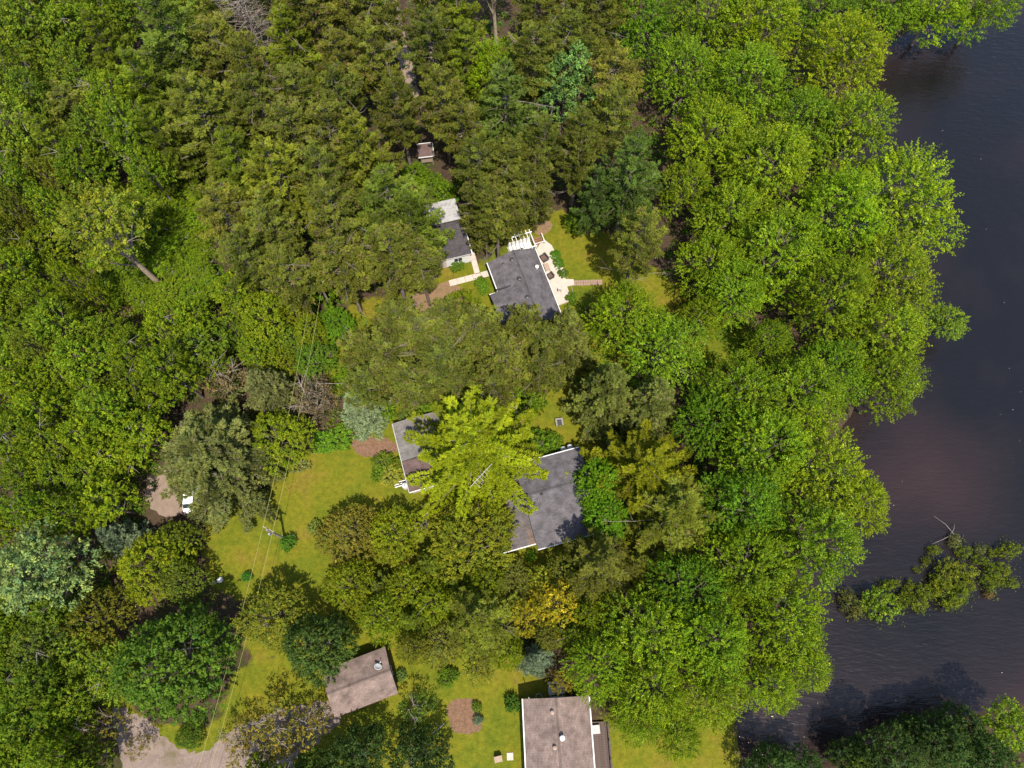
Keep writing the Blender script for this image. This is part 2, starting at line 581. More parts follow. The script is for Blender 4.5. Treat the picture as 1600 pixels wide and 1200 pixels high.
GRAVEL = mat('pale_gravel', (0.1519, 0.114, 0.09496), .95, .1, [(.7, (0.114, 0.08446, 0.06754), .4, .65), (5, (0.1942, 0.1519, 0.1266), .5, .75), (.25, (0.06754, 0.0591, 0.02111), .56, .72)], (18, .5))  # gravel darkened and browned, partly to carry tree shade in its colour
EARTH = mat('bare_earth', (0.1478, 0.08976, 0.0528), .95, .1, [(1, (0.1056, 0.07392, 0.03168), .4, .65), (6, (0.1901, 0.1267, 0.0792), .5, .75)], (14, .5))
MULCH = mat('red_mulch', (0.1373, 0.07656, 0.04488), .95, .1, [(2.5, (0.0792, 0.04488, 0.0264), .4, .65), (9, (0.1901, 0.1267, 0.08448), .5, .75)], (16, .8))
SAND = mat('shade_toned_sand', (0.162, 0.1178, 0.092), .95, .1, [(1, (0.1251, 0.092, 0.0699), .4, .65), (8, (0.184, 0.1398, 0.1104), .5, .75)], (14, .35))  # sand toned down evenly, with the shade of nearby trees put into its colour
LAWN2 = mat('fresh_grass', (0.0528, 0.0792, 0.004224), .95, .1, [(.8, (0.07392, 0.0792, 0.00528), .4, .65), (5, (0.03696, 0.05808, 0.003168), .5, .75)], (9, .6))

sheet('gravel_drive', ragged([(178, 1108), (205, 1112), (235, 1128), (262, 1152), (300, 1176), (330, 1168), (362, 1140), (395, 1126), (450, 1106), (515, 1098), (530, 1130),
                              (470, 1180), (420, 1240), (360, 1330), (200, 1330), (190, 1240), (186, 1170)], 1), .006, GRAVEL, 'pale grey gravel drive at the lower left corner of the clearing')
sheet('forest_lane', ragged([(592, -30), (612, -30), (632, 50), (645, 105), (656, 150), (646, 154), (628, 112), (612, 60)], 9, .3), .006, SAND, 'pinkish sandy lane running through the pine stand at the top')
sheet('parking_pad', ragged([(232, 735), (258, 728), (300, 740), (322, 780), (325, 800), (280, 806), (240, 800), (226, 770)], 2), .006, SAND, 'pinkish sandy parking spot beside the big spruce')
sheet('dirt_path', ragged([(478, 508), (494, 505), (505, 530), (520, 548), (518, 560), (500, 552), (486, 530)], 3, .2), .006, EARTH, 'brown dirt path beside the round green shrub')
sheet('mulch_bed', ragged([(552, 688), (585, 682), (614, 690), (620, 704), (595, 712), (570, 714), (553, 702)], 4, .15), .006, MULCH, 'oval bed of reddish mulch beside the grey roofed outbuilding')
sheet('garden_bed', ragged([(703, 1098), (738, 1092), (750, 1110), (748, 1142), (712, 1146), (700, 1122)], 5, .15), .006, MULCH, 'brown rectangular garden bed in the lower lawn')
sheet('leaf_bed', ragged([(640, 470), (700, 440), (735, 470), (720, 500), (650, 500)], 6, .2), .006, EARTH, 'brown needle covered ground beside the concrete walk')
sheet('worn_patch', ragged([(836, 348), (860, 344), (862, 358), (845, 368), (836, 362)], 7, .15), .006, EARTH, 'worn brown patch at the top of the patio lawn')
sheet('clearing', ragged([(1120, 515), (1150, 508), (1166, 525), (1158, 555), (1130, 552)], 8, .3), .006, LAWN2, 'small bright clearing between the maples')

# ---------------------------------------------------------------- buildings
def roof_mesh(name, quads, material, parent, th=.14, moss=None, **kw):
    """quads: (a, b, c, d) with a-b along the eave, d-c along the ridge; shingle courses follow the eave"""
    mb = MB()
    uvs = {}
    fcount = 0
    for q in quads:
        a, b, c, d = [Vector(p) for p in q]
        e = (b - a).normalized()
        n = e.cross(d - a).normalized()
        s = n.cross(e)
        base = len(mb.v)
        mb.slab(a, b, c, d, th)
        for i, p in enumerate((a, b, c, d) * 2):
            uvs[base + i] = ((p - a).dot(e), (p - a).dot(s))
    o = mb.build(name, material, parent, **kw)
    uv = o.data.uv_layers.new(name='UVMap')
    for lp in o.data.loops:
        uv.data[lp.index].uv = uvs[lp.vertex_index]
    if moss:
        at_ = o.data.attributes.new('moss', 'FLOAT', 'POINT')
        at_.data.foreach_set('value', [moss(*v) for v in mb.v])
    return o


def subdiv_quad(a, b, c, d, n, m):
    out = []
    L = lambda p, q, t: Vector(p).lerp(Vector(q), t)
    for i in range(n):
        for j in range(m):
            u0, u1, v0, v1 = i / n, (i + 1) / n, j / m, (j + 1) / m
            P = lambda u, v: L(L(a, b, u), L(d, c, u), v)
            out.append((P(u0, v0), P(u1, v0), P(u1, v1), P(u0, v1)))
    return out


def window(parent, x, y, z, w, h, face, frame='white'):
    """a window in a wall; face = the outward axis '+u' '-u' '+v' '-v'"""
    ax = 0 if 'u' in face else 1
    sg = 1 if '+' in face else -1

    def bx(mb, a0, a1, n0, n1, z0, z1):
        lo, hi = sorted((n0 * sg, n1 * sg))
        if ax == 0: mb.box(x + lo, x + hi, y + a0, y + a1, z0, z1)
        else: mb.box(x + a0, x + a1, y + lo, y + hi, z0, z1)
    f = MB(); t = .07
    bx(f, -w / 2 - t, w / 2 + t, -.02, .05, z - t, z)
    bx(f, -w / 2 - t, w / 2 + t, -.02, .05, z + h, z + h + t)
    bx(f, -w / 2 - t, -w / 2, -.02, .05, z, z + h)
    bx(f, w / 2, w / 2 + t, -.02, .05, z, z + h)
    bx(f, -.025, .025, -.02, .045, z, z + h)
    fr = f.build('window', M[frame], parent)
    for s in (-1, 1):
        g = MB()
        bx(g, min(s * .025, s * w / 2), max(s * .025, s * w / 2), -.01, .02, z, z + h)
        g.build('pane', M['glass'], fr)


def door(parent, x, y, w, h, face, m='white'):
    ax = 0 if 'u' in face else 1
    sg = 1 if '+' in face else -1
    mb = MB()
    lo, hi = sorted((-.02 * sg, .05 * sg))
    if ax == 0: mb.box(x + lo, x + hi, y - w / 2, y + w / 2, .05, h)
    else: mb.box(x - w / 2, x + w / 2, y + lo, y + hi, .05, h)
    d = mb.build('door', M[m], parent)
    k = MB()
    lo, hi = sorted((.052 * sg, .11 * sg))
    if ax == 0: k.box(x + lo, x + hi, y + w * .36, y + w * .42, h * .46, h * .5)
    else: k.box(x + w * .36, x + w * .42, y + lo, y + hi, h * .46, h * .5)
    k.build('handle', M['metal'], d)


def walls(root, u0, u1, v0, v1, z, m, gable=None):
    """gable = (axis, ridge_pos, ridge_z): the end walls rise to the ridge"""
    mb = MB()
    if gable is None:
        mb.box(u0, u1, v0, v1, 0, z)
    elif gable[0] == 'u':
        r, rz = gable[1], gable[2]
        prof = [(v0, 0), (v1, 0), (v1, z), (r, rz), (v0, z)]
        vs = [(u0, a, b) for a, b in prof] + [(u1, a, b) for a, b in prof]
        mb.add(vs, [(4, 3, 2, 1, 0), (5, 6, 7, 8, 9)] + [(i, (i + 1) % 5, 5 + (i + 1) % 5, 5 + i) for i in range(5)])
    else:
        r, rz = gable[1], gable[2]
        prof = [(u0, 0), (u1, 0), (u1, z), (r, rz), (u0, z)]
        vs = [(a, v0, b) for a, b in prof] + [(a, v1, b) for a, b in prof]
        mb.add(vs, [(0, 1, 2, 3, 4), (9, 8, 7, 6, 5)] + [(5 + i, 5 + (i + 1) % 5, (i + 1) % 5, i) for i in range(5)])
    return mb.build('wall', M[m], root)


def bar(parent, name, m, x0, x1, y0, y1, z0, z1):
    return MB().box(x0, x1, y0, y1, z0, z1).build(name, M[m], parent)


def vent_pipe(parent, x, y, z, m, r=.09, h=.45, cap=True):
    p = [(r, -.25), (r, h)] + ([(r * 1.7, h + .01), (r * 1.7, h + .06), (r * .6, h + .14)] if cap else [(r * .75, h)])
    MB().lathe(p, 10, (x, y, z)).build('vent', M[m], parent)


def sat_dish(loc, az, label, mount_z=0.0):
    r = empty('satellite_dish', loc, az, label=label, cat='satellite dish')
    MB().tube([(0, 0, -.05), (0, 0, .45)], [.03, .03], 8).build('mast', M['metal'], r)
    MB().box(-.15, .15, -.12, .12, -.06, .0).build('foot', M['metal'], r)
    prof = [(0.001, 0), (.18, .012), (.34, .045), (.46, .09), (.46, .10), (.34, .06), (.18, .025), (.001, .012)]
    d = MB().lathe(prof, 24).build('reflector', M['white'], r, smooth=True)
    d.location = (0, .06, .5)
    d.rotation_euler = (R_(-52), 0, 0)
    d.scale = (1, 1.15, 1)
    MB().tube([(0, 0, .40), (0, .35, .34), (0, .62, .52)], [.018, .018, .018], 6).build('feed_arm', M['metal'], r)
    MB().box(-.05, .05, .58, .68, .5, .58).build('feed_horn', M['white'], r)
    return r


# --- the cottage with the pale patio (upper middle): roof corner NE is its anchor
U1, A1 = R_(18.5), None
hx, hy = at(836, 388, 2.7)
h1 = empty('cottage', (hx, hy, 0), U1, label='charcoal roofed cottage with a pale patio along its river side', cat='house')
# local: u to the right, v up; anchor corner at (0, 0); roof spans u -7.1..0, v -9.6..0
walls(h1, -6.7, -.4, -10.9, -.4, 2.55, 'siding_grey', ('v', -3.3, 3.85))
rf = roof_mesh('roof', [((0, -11.4, 2.7), (0, 0, 2.7), (-3.3, 0, 4.0), (-3.3, -11.4, 4.0)),
                        ((-7.1, 0, 2.55), (-7.1, -11.4, 2.55), (-3.3, -11.4, 4.0), (-3.3, 0, 4.0))], M['roof_grey'], h1)
bar(rf, 'gutter', 'white', -7.22, -7.1, -4.75, .02, 2.44, 2.56)
bar(rf, 'gutter', 'white', .0, .1, -11.4, 0, 2.58, 2.69)
bar(rf, 'ridge_cap', 'roof_grey', -3.42, -3.18, -11.4, 0, 3.98, 4.03)
for (x, y, z, mm, r_, h_) in ((-3.9, -1.4, 3.8, 'black', .17, .22), (-5.2, -1.35, 3.2, 'black', .12, .2), (-3.9, -4.6, 3.8, 'black', .17, .22), (-3.8, -7.6, 3.82, 'black', .17, .22)):
    vent_pipe(rf, x, y, z, mm, r_, h_)
vent_pipe(rf, -.9, -3.35, 3.1, 'white', .16, .5)
# the lower wing to the south west
walls(h1, -7.9, -6.72, -9.0, -5.1, 2.3, 'siding_grey')
roof_mesh('wing_roof', [((-8.3, -9.4, 2.4), (-4.2, -9.4, 2.4), (-4.6, -7.2, 3.72), (-8.3, -7.2, 3.2)),
                        ((-4.2, -4.95, 3.55), (-8.3, -4.85, 2.4), (-8.3, -7.2, 3.2), (-4.6, -7.2, 3.74))], M['roof_grey'], h1)
bar(h1, 'wing_dark_strip', 'black', -7.3, -4.4, -4.9, -4.72, 3.0, 3.28)  # black strip along the upper edge of the wing roof
bar(h1, 'wing_gutter', 'white', -8.35, -7.25, -4.86, -4.74, 2.3, 2.42)
for v in (-2.2, -7.0): window(h1, -.4, v, 1.0, 1.5, 1.1, '+u')
door(h1, -.4, -4.6, .95, 2.05, '+u')
window(h1, -6.7, -2.4, 1.0, 1.3, 1.0, '-u')
# patio slab with a step towards the brick path
pat = [at(838, 390), at(849, 374), at(862, 384), at(880, 420), at(884, 437), at(896, 437), at(897, 446), at(886, 448), at(893, 470), at(872, 478), at(858, 460)]
MB().prism(pat, 0, .16).build('patio', M['concrete'], None, label='pale concrete patio beside the cottage', kind='structure')


def local(o, u, v, z=0.0):
    c, s = math.cos(o.rotation_euler.z), math.sin(o.rotation_euler.z)
    return (o.location.x + u * c - v * s, o.location.y + u * s + v * c, o.location.z + z)


# white pergola at the top end of the patio
pg = empty('pergola', local(h1, -3.2, .35), U1, label='white slatted pergola at the upper end of the charcoal roofed cottage', cat='pergola')
for u, v in ((.1, .1), (3.4, .1), (.1, 2.5), (3.4, 2.5)): bar(pg, 'post', 'white', u - .07, u + .07, v - .07, v + .07, 0, 2.4)
for v in (.1, 2.5): bar(pg, 'beam', 'white', -.2, 3.7, v - .06, v + .06, 2.4, 2.6)
for k in range(7): bar(pg, 'rafter', 'white', .0 + k * .56, .1 + k * .56, -.3, 2.9, 2.602, 2.72)
bar(pg, 'deck', 'white', 0, 3.5, .0, 2.6, .02, .22)
bar(pg, 'back_screen', 'white', .2, 3.3, 2.48, 2.53, .3, 1.2)
t = empty('patio_table', local(h1, -1.6, 1.2, .22), U1, label='dark round table under the white pergola', cat='table')
MB().lathe([(.03, 0), (.03, .7)], 10).build('stem', M['black'], t)
MB().lathe([(.52, .7), (.52, .74)], 20).build('tabletop', M['black'], t)
MB().lathe([(.28, 0), (.28, .03)], 16).build('base', M['black'], t)
# steps with a white rail beside the pergola
st = empty('garden_steps', local(h1, .7, 1.5), U1, label='brown wooden steps with white hand rails above the patio', cat='steps')
for k in range(4): bar(st, 'tread', 'wood_warm', -.1, 1.35, .3 + k * .28, .56 + k * .28, .05 + k * .14, .12 + k * .14)
for u in (-.16, 1.41):
    bar(st, 'rail', 'white', u - .05, u + .05, .1, 1.6, .95, 1.05)
    for v in (.15, 1.5): bar(st, 'rail_post', 'white', u - .05, u + .05, v - .05, v + .05, 0, .95)
bar(st, 'cross_rail', 'white', -.1, 1.36, .12, .2, .95, 1.05)


def armchair(px, py, rz, label, group='dark chairs on the patio'):
    r = empty('patio_chair', (*at(px, py), .165), rz, label=label, cat='chair', group=group)
    bar(r, 'seat', 'wicker', -.4, .4, -.38, .4, .12, .36)
    bar(r, 'cushion', 'siding_brown', -.29, .29, -.36, .26, .362, .46)
    bar(r, 'backrest', 'wicker', -.4, .4, .28, .42, .362, .85)
    for s in (-1, 1):
        bar(r, 'armrest', 'wicker', min(s * .3, s * .42), max(s * .3, s * .42), -.38, .279, .362, .6)
        for v in (-.34, .34): bar(r, 'leg', 'black', s * .36 - .03, s * .36 + .03, v - .03, v + .03, 0, .12)
    return r


armchair(850, 406, U1 - R_(75), 'dark wicker armchair on the pale patio, the upper one nearest the pergola').scale = (1.35, 1.15, 1)
armchair(860, 434, U1 - R_(75), 'dark wicker armchair on the pale patio, just below the low patio table')
lt = empty('coffee_table', (*at(854, 420), .165), U1, label='low tan table between the two dark patio armchairs', cat='table')
bar(lt, 'tabletop', 'tan', -.35, .35, -.6, .6, .36, .42)
for a in (-1, 1):
    for b in (-1, 1): bar(lt, 'leg', 'black', a * .3 - .03, a * .3 + .03, b * .54 - .03, b * .54 + .03, 0, .36)
lc = empty('folding_chair', (*at(874, 455), .165), U1 + R_(160), label='pale grey folding chair at the lower end of the patio', cat='chair')
bar(lc, 'seat', 'cushion', -.25, .25, -.25, .25, .4, .44)
b_ = bar(lc, 'backrest', 'cushion', -.25, .25, .22, .26, .44, .92)
for a in (-.23, .23):
    for b in (-.22, .22): bar(lc, 'leg', 'black', a - .02, a + .02, b - .02, b + .02, 0, .4)

# brick path: single pavers set into the lawn
bp = empty('brick_path', (*at(914, 442), .0), 0, label='narrow pink brick path leading from the patio towards the maples', kind='structure')
x0, y0 = at(893, 442.5); x1, y1 = at(940, 441)
pm = MB().box(-.15, .15, -.2, .2, -.03, .035).mesh('paver', M['brick'])
rnd = random.Random(3)
k = 0
while True:
    u = .17 + k * .34
    if u > x1 - x0: break
    for j in (-1, 1):
        o = bpy.data.objects.new('paver', pm)
        link(o, bp)
        o.location = (x0 + u - bp.location.x + rnd.uniform(-.02, .02), (y0 + (y1 - y0) * u / (x1 - x0)) + j * .22 - bp.location.y, rnd.uniform(0, .01))
        o.rotation_euler.z = rnd.uniform(-.05, .05)
    k += 1
# concrete walk of poured panels from the garage to the cottage
cw = empty('concrete_walk', (*at(735, 435), 0), 0, label='pale concrete walk joining the garage and the charcoal roofed cottage', kind='structure')


def walk(a, b, wd_, n):
    (ax, ay), (bx_, by) = at(*a), at(*b)
    d = Vector((bx_ - ax, by - ay)); L = d.length; d /= L; nn = Vector((-d.y, d.x)) * wd_ / 2
    for i in range(n):
        p = Vector((ax, ay)) + d * (L * i / n + .02); q = Vector((ax, ay)) + d * (L * (i + 1) / n - .02)
        poly = [p - nn, q - nn, q + nn, p + nn]
        MB().prism([(v.x - cw.location.x, v.y - cw.location.y) for v in poly], 0, .05).build('panel', M['concrete'], cw)


walk((702, 443), (764, 427), .95, 5)
walk((746, 428), (737, 395), .8, 3)
# white edging boards along the patio beds
for k, (a, b) in enumerate((((876, 412), (888, 437)), ((893, 448), (899, 472)))):
    (ax, ay), (bx_, by) = at(*a), at(*b)
    MB().tube([(ax, ay, .09), (bx_, by, .09)], [.05, .05], 4).build('edging_board', M['tan'], None,
        label=('thin pale edging board beside the green bed above the brick path', 'thin pale edging board beside the patio below the brick path')[k], cat='edging')

# --- garage with white wall, and the pale metal roofed shed behind it
gx, gy = at(737, 396, 2.5)
ga = empty('garage', (gx, gy, 0), R_(15), label='garage with a dark shingled roof and a white front wall', cat='garage')
walls(ga, -5.3, -.2, .2, 5.3, 2.3, 'white')
rf = roof_mesh('roof', [((-5.6, 0, 2.5), (0, 0, 2.5), (0, 5.4, 3.1), (-5.6, 5.4, 3.1))], M['roof_dark'], ga)
bar(rf, 'fascia', 'siding_brown', -5.6, 0, -.04, -.003, 2.3, 2.46)
bar(rf, 'drip_edge', 'white', -5.6, 0, -.07, -.043, 2.42, 2.53)
roof_mesh('rake_board', [((.005, -.05, 2.55), (.14, -.05, 2.55), (.14, 5.4, 3.15), (.005, 5.4, 3.15))], M['white'], rf, .2)
window(ga, -2.0, .2, .9, 1.1, .9, '-v')
door(ga, -4.2, .2, .9, 2.0, '-v', 'cream')
gb = empty('metal_roofed_shed', local(ga, -.2, 5.55), R_(15), label='shed under a pale streaked metal roof, behind the garage', cat='shed')
walls(gb, -6.4, -.3, .2, 3.3, 3.1, 'siding_grey')
rf = roof_mesh('roof', [((-6.8, -.25, 3.55), (0, -.25, 3.55), (0, 3.6, 3.2), (-6.8, 3.6, 3.2))], M['pale_metal'], gb, .08)
for k in range(10): bar(rf, 'seam', 'pale_metal', -6.65 + k * .72, -6.61 + k * .72, -.2, -.16, 3.54, 3.58) if False else roof_mesh('seam', [((-6.65 + k * .72, -.24, 3.59), (-6.6 + k * .72, -.24, 3.59), (-6.6 + k * .72, 3.58, 3.24), (-6.65 + k * .72, 3.58, 3.24))], M['pale_metal'], rf, .045)
window(gb, -3, 3.3, 1.2, 1.2, .8, '+v')

# --- the rusty roofed house (middle)
nx, ny = at(905, 699, 2.9)
h2 = empty('main_house', (nx, ny, 0), R_(15.5), label='large grey shingled house with a rusty moss streak on its lower roof', cat='house')
walls(h2, -8.1, -.4, -10.3, -.4, 2.7, 'siding_grey', ('u', -4.3, 3.75))
rf = roof_mesh('roof', [((0, 0, 2.9), (-8.6, 0, 2.9), (-8.6, -4.3, 3.95), (0, -4.3, 3.95)),
                        ((-8.6, -10.8, 2.75), (0, -10.8, 2.75), (0, -4.3, 3.95), (-8.6, -4.3, 3.95))], M['roof_grey'], h2)
bar(rf, 'gutter', 'white', -8.6, 0, .003, .12, 2.76, 2.9)
bar(rf, 'gutter', 'white', -8.6, 0, -10.9, -10.803, 2.62, 2.75)
bar(rf, 'ridge_cap', 'roof_grey', -8.6, 0, -4.42, -4.18, 3.93, 3.975)
vent_pipe(rf, -6.4, -4.75, 3.8, 'black', .1, .3)
vent_pipe(rf, -7.0, -5.3, 3.7, 'metal', .05, .5, False)
walls(h2, -12.8, -8.62, -9.6, -1.6, 2.3, 'cream')
q1 = ((-13.2, -10.0, 2.42), (-8.62, -10.0, 2.42), (-8.62, -4.3, 3.5), (-13.2, -4.3, 3.5))
q2 = ((-8.62, -1.2, 2.9), (-13.2, -1.2, 2.9), (-13.2, -4.3, 3.5), (-8.62, -4.3, 3.5))
lr = roof_mesh('lower_roof', subdiv_quad(*q1, 10, 12) + [q2], M['roof_grey_moss'], h2, .12,
               moss=lambda x, y, z: max(0, 1 - abs(x + 8.95 + (y + 10) * .02) / (.95 + .1 * (y + 10))) * max(0, 1 - (y + 10) / 5.2) * 1.15)
bar(lr, 'gutter', 'white', -13.2, -8.62, -10.12, -10.003, 2.3, 2.43)
for v in (-3, -7.6): window(h2, -.4, v, 1.0, 1.6, 1.2, '+u')
for u in (-2.4, -6.2): window(h2, u, -.4, 1.0, 1.4, 1.1, '+v')
door(h2, -4.2, -.4, .95, 2.05, '+v')
window(h2, -3.0, -10.3, 1.0, 1.4, 1.1, '-v')
door(h2, -10.6, -9.6, .95, 2.0, '-v')
window(h2, -12.8, -5, 1, 1.4, 1.0, '-u')


def propane(loc, label, r=.38, h=1.35):
    e = empty('propane_tank', loc, 0, label=label, cat='gas tank', group='white propane tanks beside the grey house')
    MB().lathe([(r * .75, .0), (r * .75, .06), (r * .6, .07), (r * .9, .12), (r, .25), (r, h - .2), (r * .93, h - .1), (r * .7, h - .03), (r * .3, h)], 20).build('tank', M['white'], e, smooth=True)
    MB().lathe([(r * .46, h - .05), (r * .46, h + .12), (r * .38, h + .12), (r * .38, h - .05)], 16).build('collar', M['white'], e)
    MB().lathe([(.06, h - .02), (.06, h + .1)], 8).build('valve', M['black'], e)


propane(local(h2, -1.75, .75), 'left one of two white propane tanks at the upper corner of the grey house')
propane(local(h2, -.85, .8), 'right one of two white propane tanks at the upper corner of the grey house')
propane((*at(873, 844.5), 0), 'left one of two white propane tanks below the lower eave of the grey house')
propane((*at(885, 842), 0), 'right one of two white propane tanks below the lower eave of the grey house')

# --- roof antenna sticking out over the trees left of the main house
an = empty('antenna', (*at(752, 743, 13.6), 0), 0, label='tall pale television antenna standing among trees beside the grey house', cat='antenna')
MB().tube([(0, 0, 0), (0, 0, 13.7)], [.035, .025], 8).build('mast', M['pole'], an)
MB().tube([(-1.15, -1.25, 13.6), (1.15, 1.3, 13.7)], [.028, .028], 6).build('boom', M['cream'], an)
for k in range(6):
    t_ = k / 5
    c = Vector((-.7 + 1.3 * t_, -.75 + 1.4 * t_, 13.68))
    L = .3 + .6 * (1 - t_)
    n_ = Vector((.72, -.7, 0)) * L
    MB().tube([c - n_ * .35, c + n_], [.02, .02], 5).build('element', M['cream'], an)

# --- outbuilding with grey and brown roof (left of the pine)
ox, oy = at(613, 662, 2.6)
ob = empty('outbuilding', (ox, oy, 0), R_(16.5), label='long outbuilding, half grey and half brown roof, under the bright pine', cat='outbuilding')
# local: u right, v up; roof from v=0 (top) down to v=-9.3
walls(ob, .25, 5.9, -9.0, -.3, 2.3, 'cream')
roof_mesh('grey_roof', [((0, -5.2, 2.62), (3.1, -5.2, 2.9), (3.1, 0, 2.9), (0, 0, 2.62)), ((3.1, -5.2, 2.9), (6.2, -5.2, 2.62), (6.2, 0, 2.62), (3.1, 0, 2.9))], M['roof_membrane'], ob, .12)
br_ = roof_mesh('brown_roof', [((0, -9.3, 2.48), (6.2, -9.3, 2.48), (6.2, -5.25, 2.56), (0, -5.25, 2.56))], M['roof_wood'], ob, .12)
bar(br_, 'batten', 'wood', .0, 6.2, -5.36, -5.26, 2.561, 2.66)
for (u0, u1, v) in ((.0, 1.9, -6.75), (1.3, 6.2, -7.35)): bar(br_, 'batten', 'wood', u0, u1, v - .05, v + .05, 2.525, 2.6)
bar(br_, 'batten', 'wood', 1.45, 1.55, -7.28, -6.7, 2.525, 2.6)
bar(br_, 'fascia', 'white', -.02, 6.2, -9.4, -9.303, 2.32, 2.5)
bar(ob, 'side_fascia', 'siding_grey', -.08, -.003, -9.3, 0, 2.36, 2.6)
bar(ob, 'garage_door', 'cream', 1.2, 3.9, -9.06, -9.003, .05, 2.1)
window(ob, .25, -3, 1.0, 1.2, .9, '-u')
# white tank and white ladder beside it
propane((*at(634.5, 762), 0), 'single white propane tank at the lower corner of the brown roofed outbuilding', .36, 1.5)
ld = empty('bench', (*at(626, 757), 0), R_(16), label='white slatted bench in the flower bed beside the outbuilding', cat='bench')
for v in (-.28, 0, .28): bar(ld, 'slat', 'white', -.75, .75, v - .06, v + .06, .42, .46)
for u in (-.6, .6):
    for v in (-.25, .25): bar(ld, 'leg', 'white', u - .04, u + .04, v - .04, v + .04, 0, .42)

# --- brown shed with the satellite dish (bottom)
sx, sy = at(622, 1083, 2.6)
sh = empty('garden_shed', (sx, sy, 0), R_(20), label='pinkish brown roofed shed carrying a white satellite dish', cat='shed')
walls(sh, -7.1, -.25, .25, 5.0, 2.35, 'siding_brown', ('u', 2.6, 3.2))
rf = roof_mesh('roof', [((-7.4, 0, 2.5), (0, 0, 2.5), (0, 2.6, 3.4), (-7.4, 2.6, 3.4)), ((0, 5.25, 2.5), (-7.4, 5.25, 2.5), (-7.4, 2.6, 3.4), (0, 2.6, 3.4))], M['roof_brown'], sh)
bar(rf, 'ridge_cap', 'roof_brown', -7.4, 0, 2.5, 2.7, 3.385, 3.425)
bar(rf, 'fascia', 'siding_brown', -7.4, 0, -.05, -.003, 2.34, 2.48)
door(sh, -5.6, .25, 1.0, 2.0, '-v', 'cream')
window(sh, -2.4, .25, 1.0, 1.2, .9, '-v')
window(sh, -.25, 2.6, 1.0, 1.0, .9, '+u')
sat_dish(local(sh, -1.25, 3.35, 3.18), R_(-28), 'white satellite dish on the brown shed roof')

# --- brown house cut by the lower edge
bx0, by0 = at(817, 1092, 3.0)
h3 = empty('brown_roofed_house', (bx0, by0, 0), R_(2.6), label='pinkish brown roofed house cut off by the lower edge', cat='house')
walls(h3, .35, 7.05, -13.4, -.35, 2.8, 'siding_grey', ('v', 3.7, 3.85))
rf = roof_mesh('roof', [((0, 0, 2.95), (0, -13.8, 2.95), (3.7, -13.8, 4.05), (3.7, 0, 4.05)), ((7.4, -13.8, 2.95), (7.4, 0, 2.95), (3.7, 0, 4.05), (3.7, -13.8, 4.05))], M['roof_brown'], h3)
bar(rf, 'ridge_cap', 'roof_brown', 3.58, 3.82, -13.8, 0, 4.03, 4.075)
bar(rf, 'gutter', 'white', -.13, -.003, -13.8, 0, 2.84, 2.97)
bar(rf, 'gutter', 'white', 7.403, 7.53, -13.8, 0, 2.84, 2.97)
vent_pipe(rf, 3.15, -1.45, 3.85, 'tan', .13, .35)
vent_pipe(rf, 3.2, -4.95, 3.85, 'tan', .13, .35)
vent_pipe(rf, 4.05, -4.0, 3.9, 'white', .17, .75)
for v in (-3, -8): window(h3, .35, v, 1.0, 1.4, 1.1, '-u')
door(h3, 7.05, -6, .9, 2.05, '+u')
window(h3, 3.6, -.35, 1.0, 1.6, 1.1, '+v')
bar(h3, 'standpipe', 'white', .65, .72, .5, .57, 0, 4.6) if False else MB().tube([(.7, .12, 0), (.66, .12, 4.2)], [.045, .045], 8).build('service_mast', M['white'], h3)
dk = empty('deck', local(h3, 7.62, -2.9), R_(2.6), label='weathered brown board deck beside the brown roofed house', cat='deck')
bd = MB().box(0, 2.0, -.075, .075, .28, .33).mesh('board', M['wood'])
rnd = random.Random(8)
for k in range(46):
    o = link(bpy.data.objects.new('board', bd), dk)
    o.location = (rnd.uniform(-.03, .03), -.1 - k * .17, rnd.uniform(0, .012))
bar(dk, 'frame', 'wood', .02, 1.96, -7.9, -.02, .05, .27)
for k in range(5): bar(dk, 'rail_post', 'wood', 1.9, 1.98, -.1 - k * 1.9, -.02 - k * 1.9, .27, 1.15)
bar(dk, 'rail', 'wood', 1.88, 2.0, -7.8, 0, 1.15, 1.22)
hb = empty('storage_box', (*at(928, 1139), 0), R_(4), label='bluish lidded storage box at the upper end of the board deck', cat='box')
bar(hb, 'body', 'siding_grey', -.55, .55, -.4, .4, 0, .62)
bar(hb, 'lid', 'cushion', -.6, .6, -.45, .45, .622, .72)
tb = empty('picnic_table', (*at(869, 1078), 0), R_(5), label='grey table in the shade above the brown roofed house', cat='table')
bar(tb, 'tabletop', 'siding_grey', -.95, .95, -.45, .45, .7, .76)
for s in (-1, 1):
    bar(tb, 'seat', 'siding_grey', -.95, .95, min(s * .65, s * .95), max(s * .65, s * .95), .42, .47)
    bar(tb, 'trestle', 'siding_grey', s * .7 - .05, s * .7 + .05, -.9, .9, .33, .42)
    for v in (-.5, .5): bar(tb, 'leg', 'siding_grey', s * .7 - .04, s * .7 + .04, v - .05, v + .05, 0, .7)
hs_ = empty('hose_reel', (*at(842, 1090), 0), 0, label='pale coiled garden hose by the gable of the brown roofed house', cat='hose')
MB().tube([(.35 * math.cos(a * .5), .35 * math.sin(a * .5) + .1, .05 + .012 * a) for a in range(14)], [.04] * 14, 6).build('coil', M['siding_grey'], hs_)

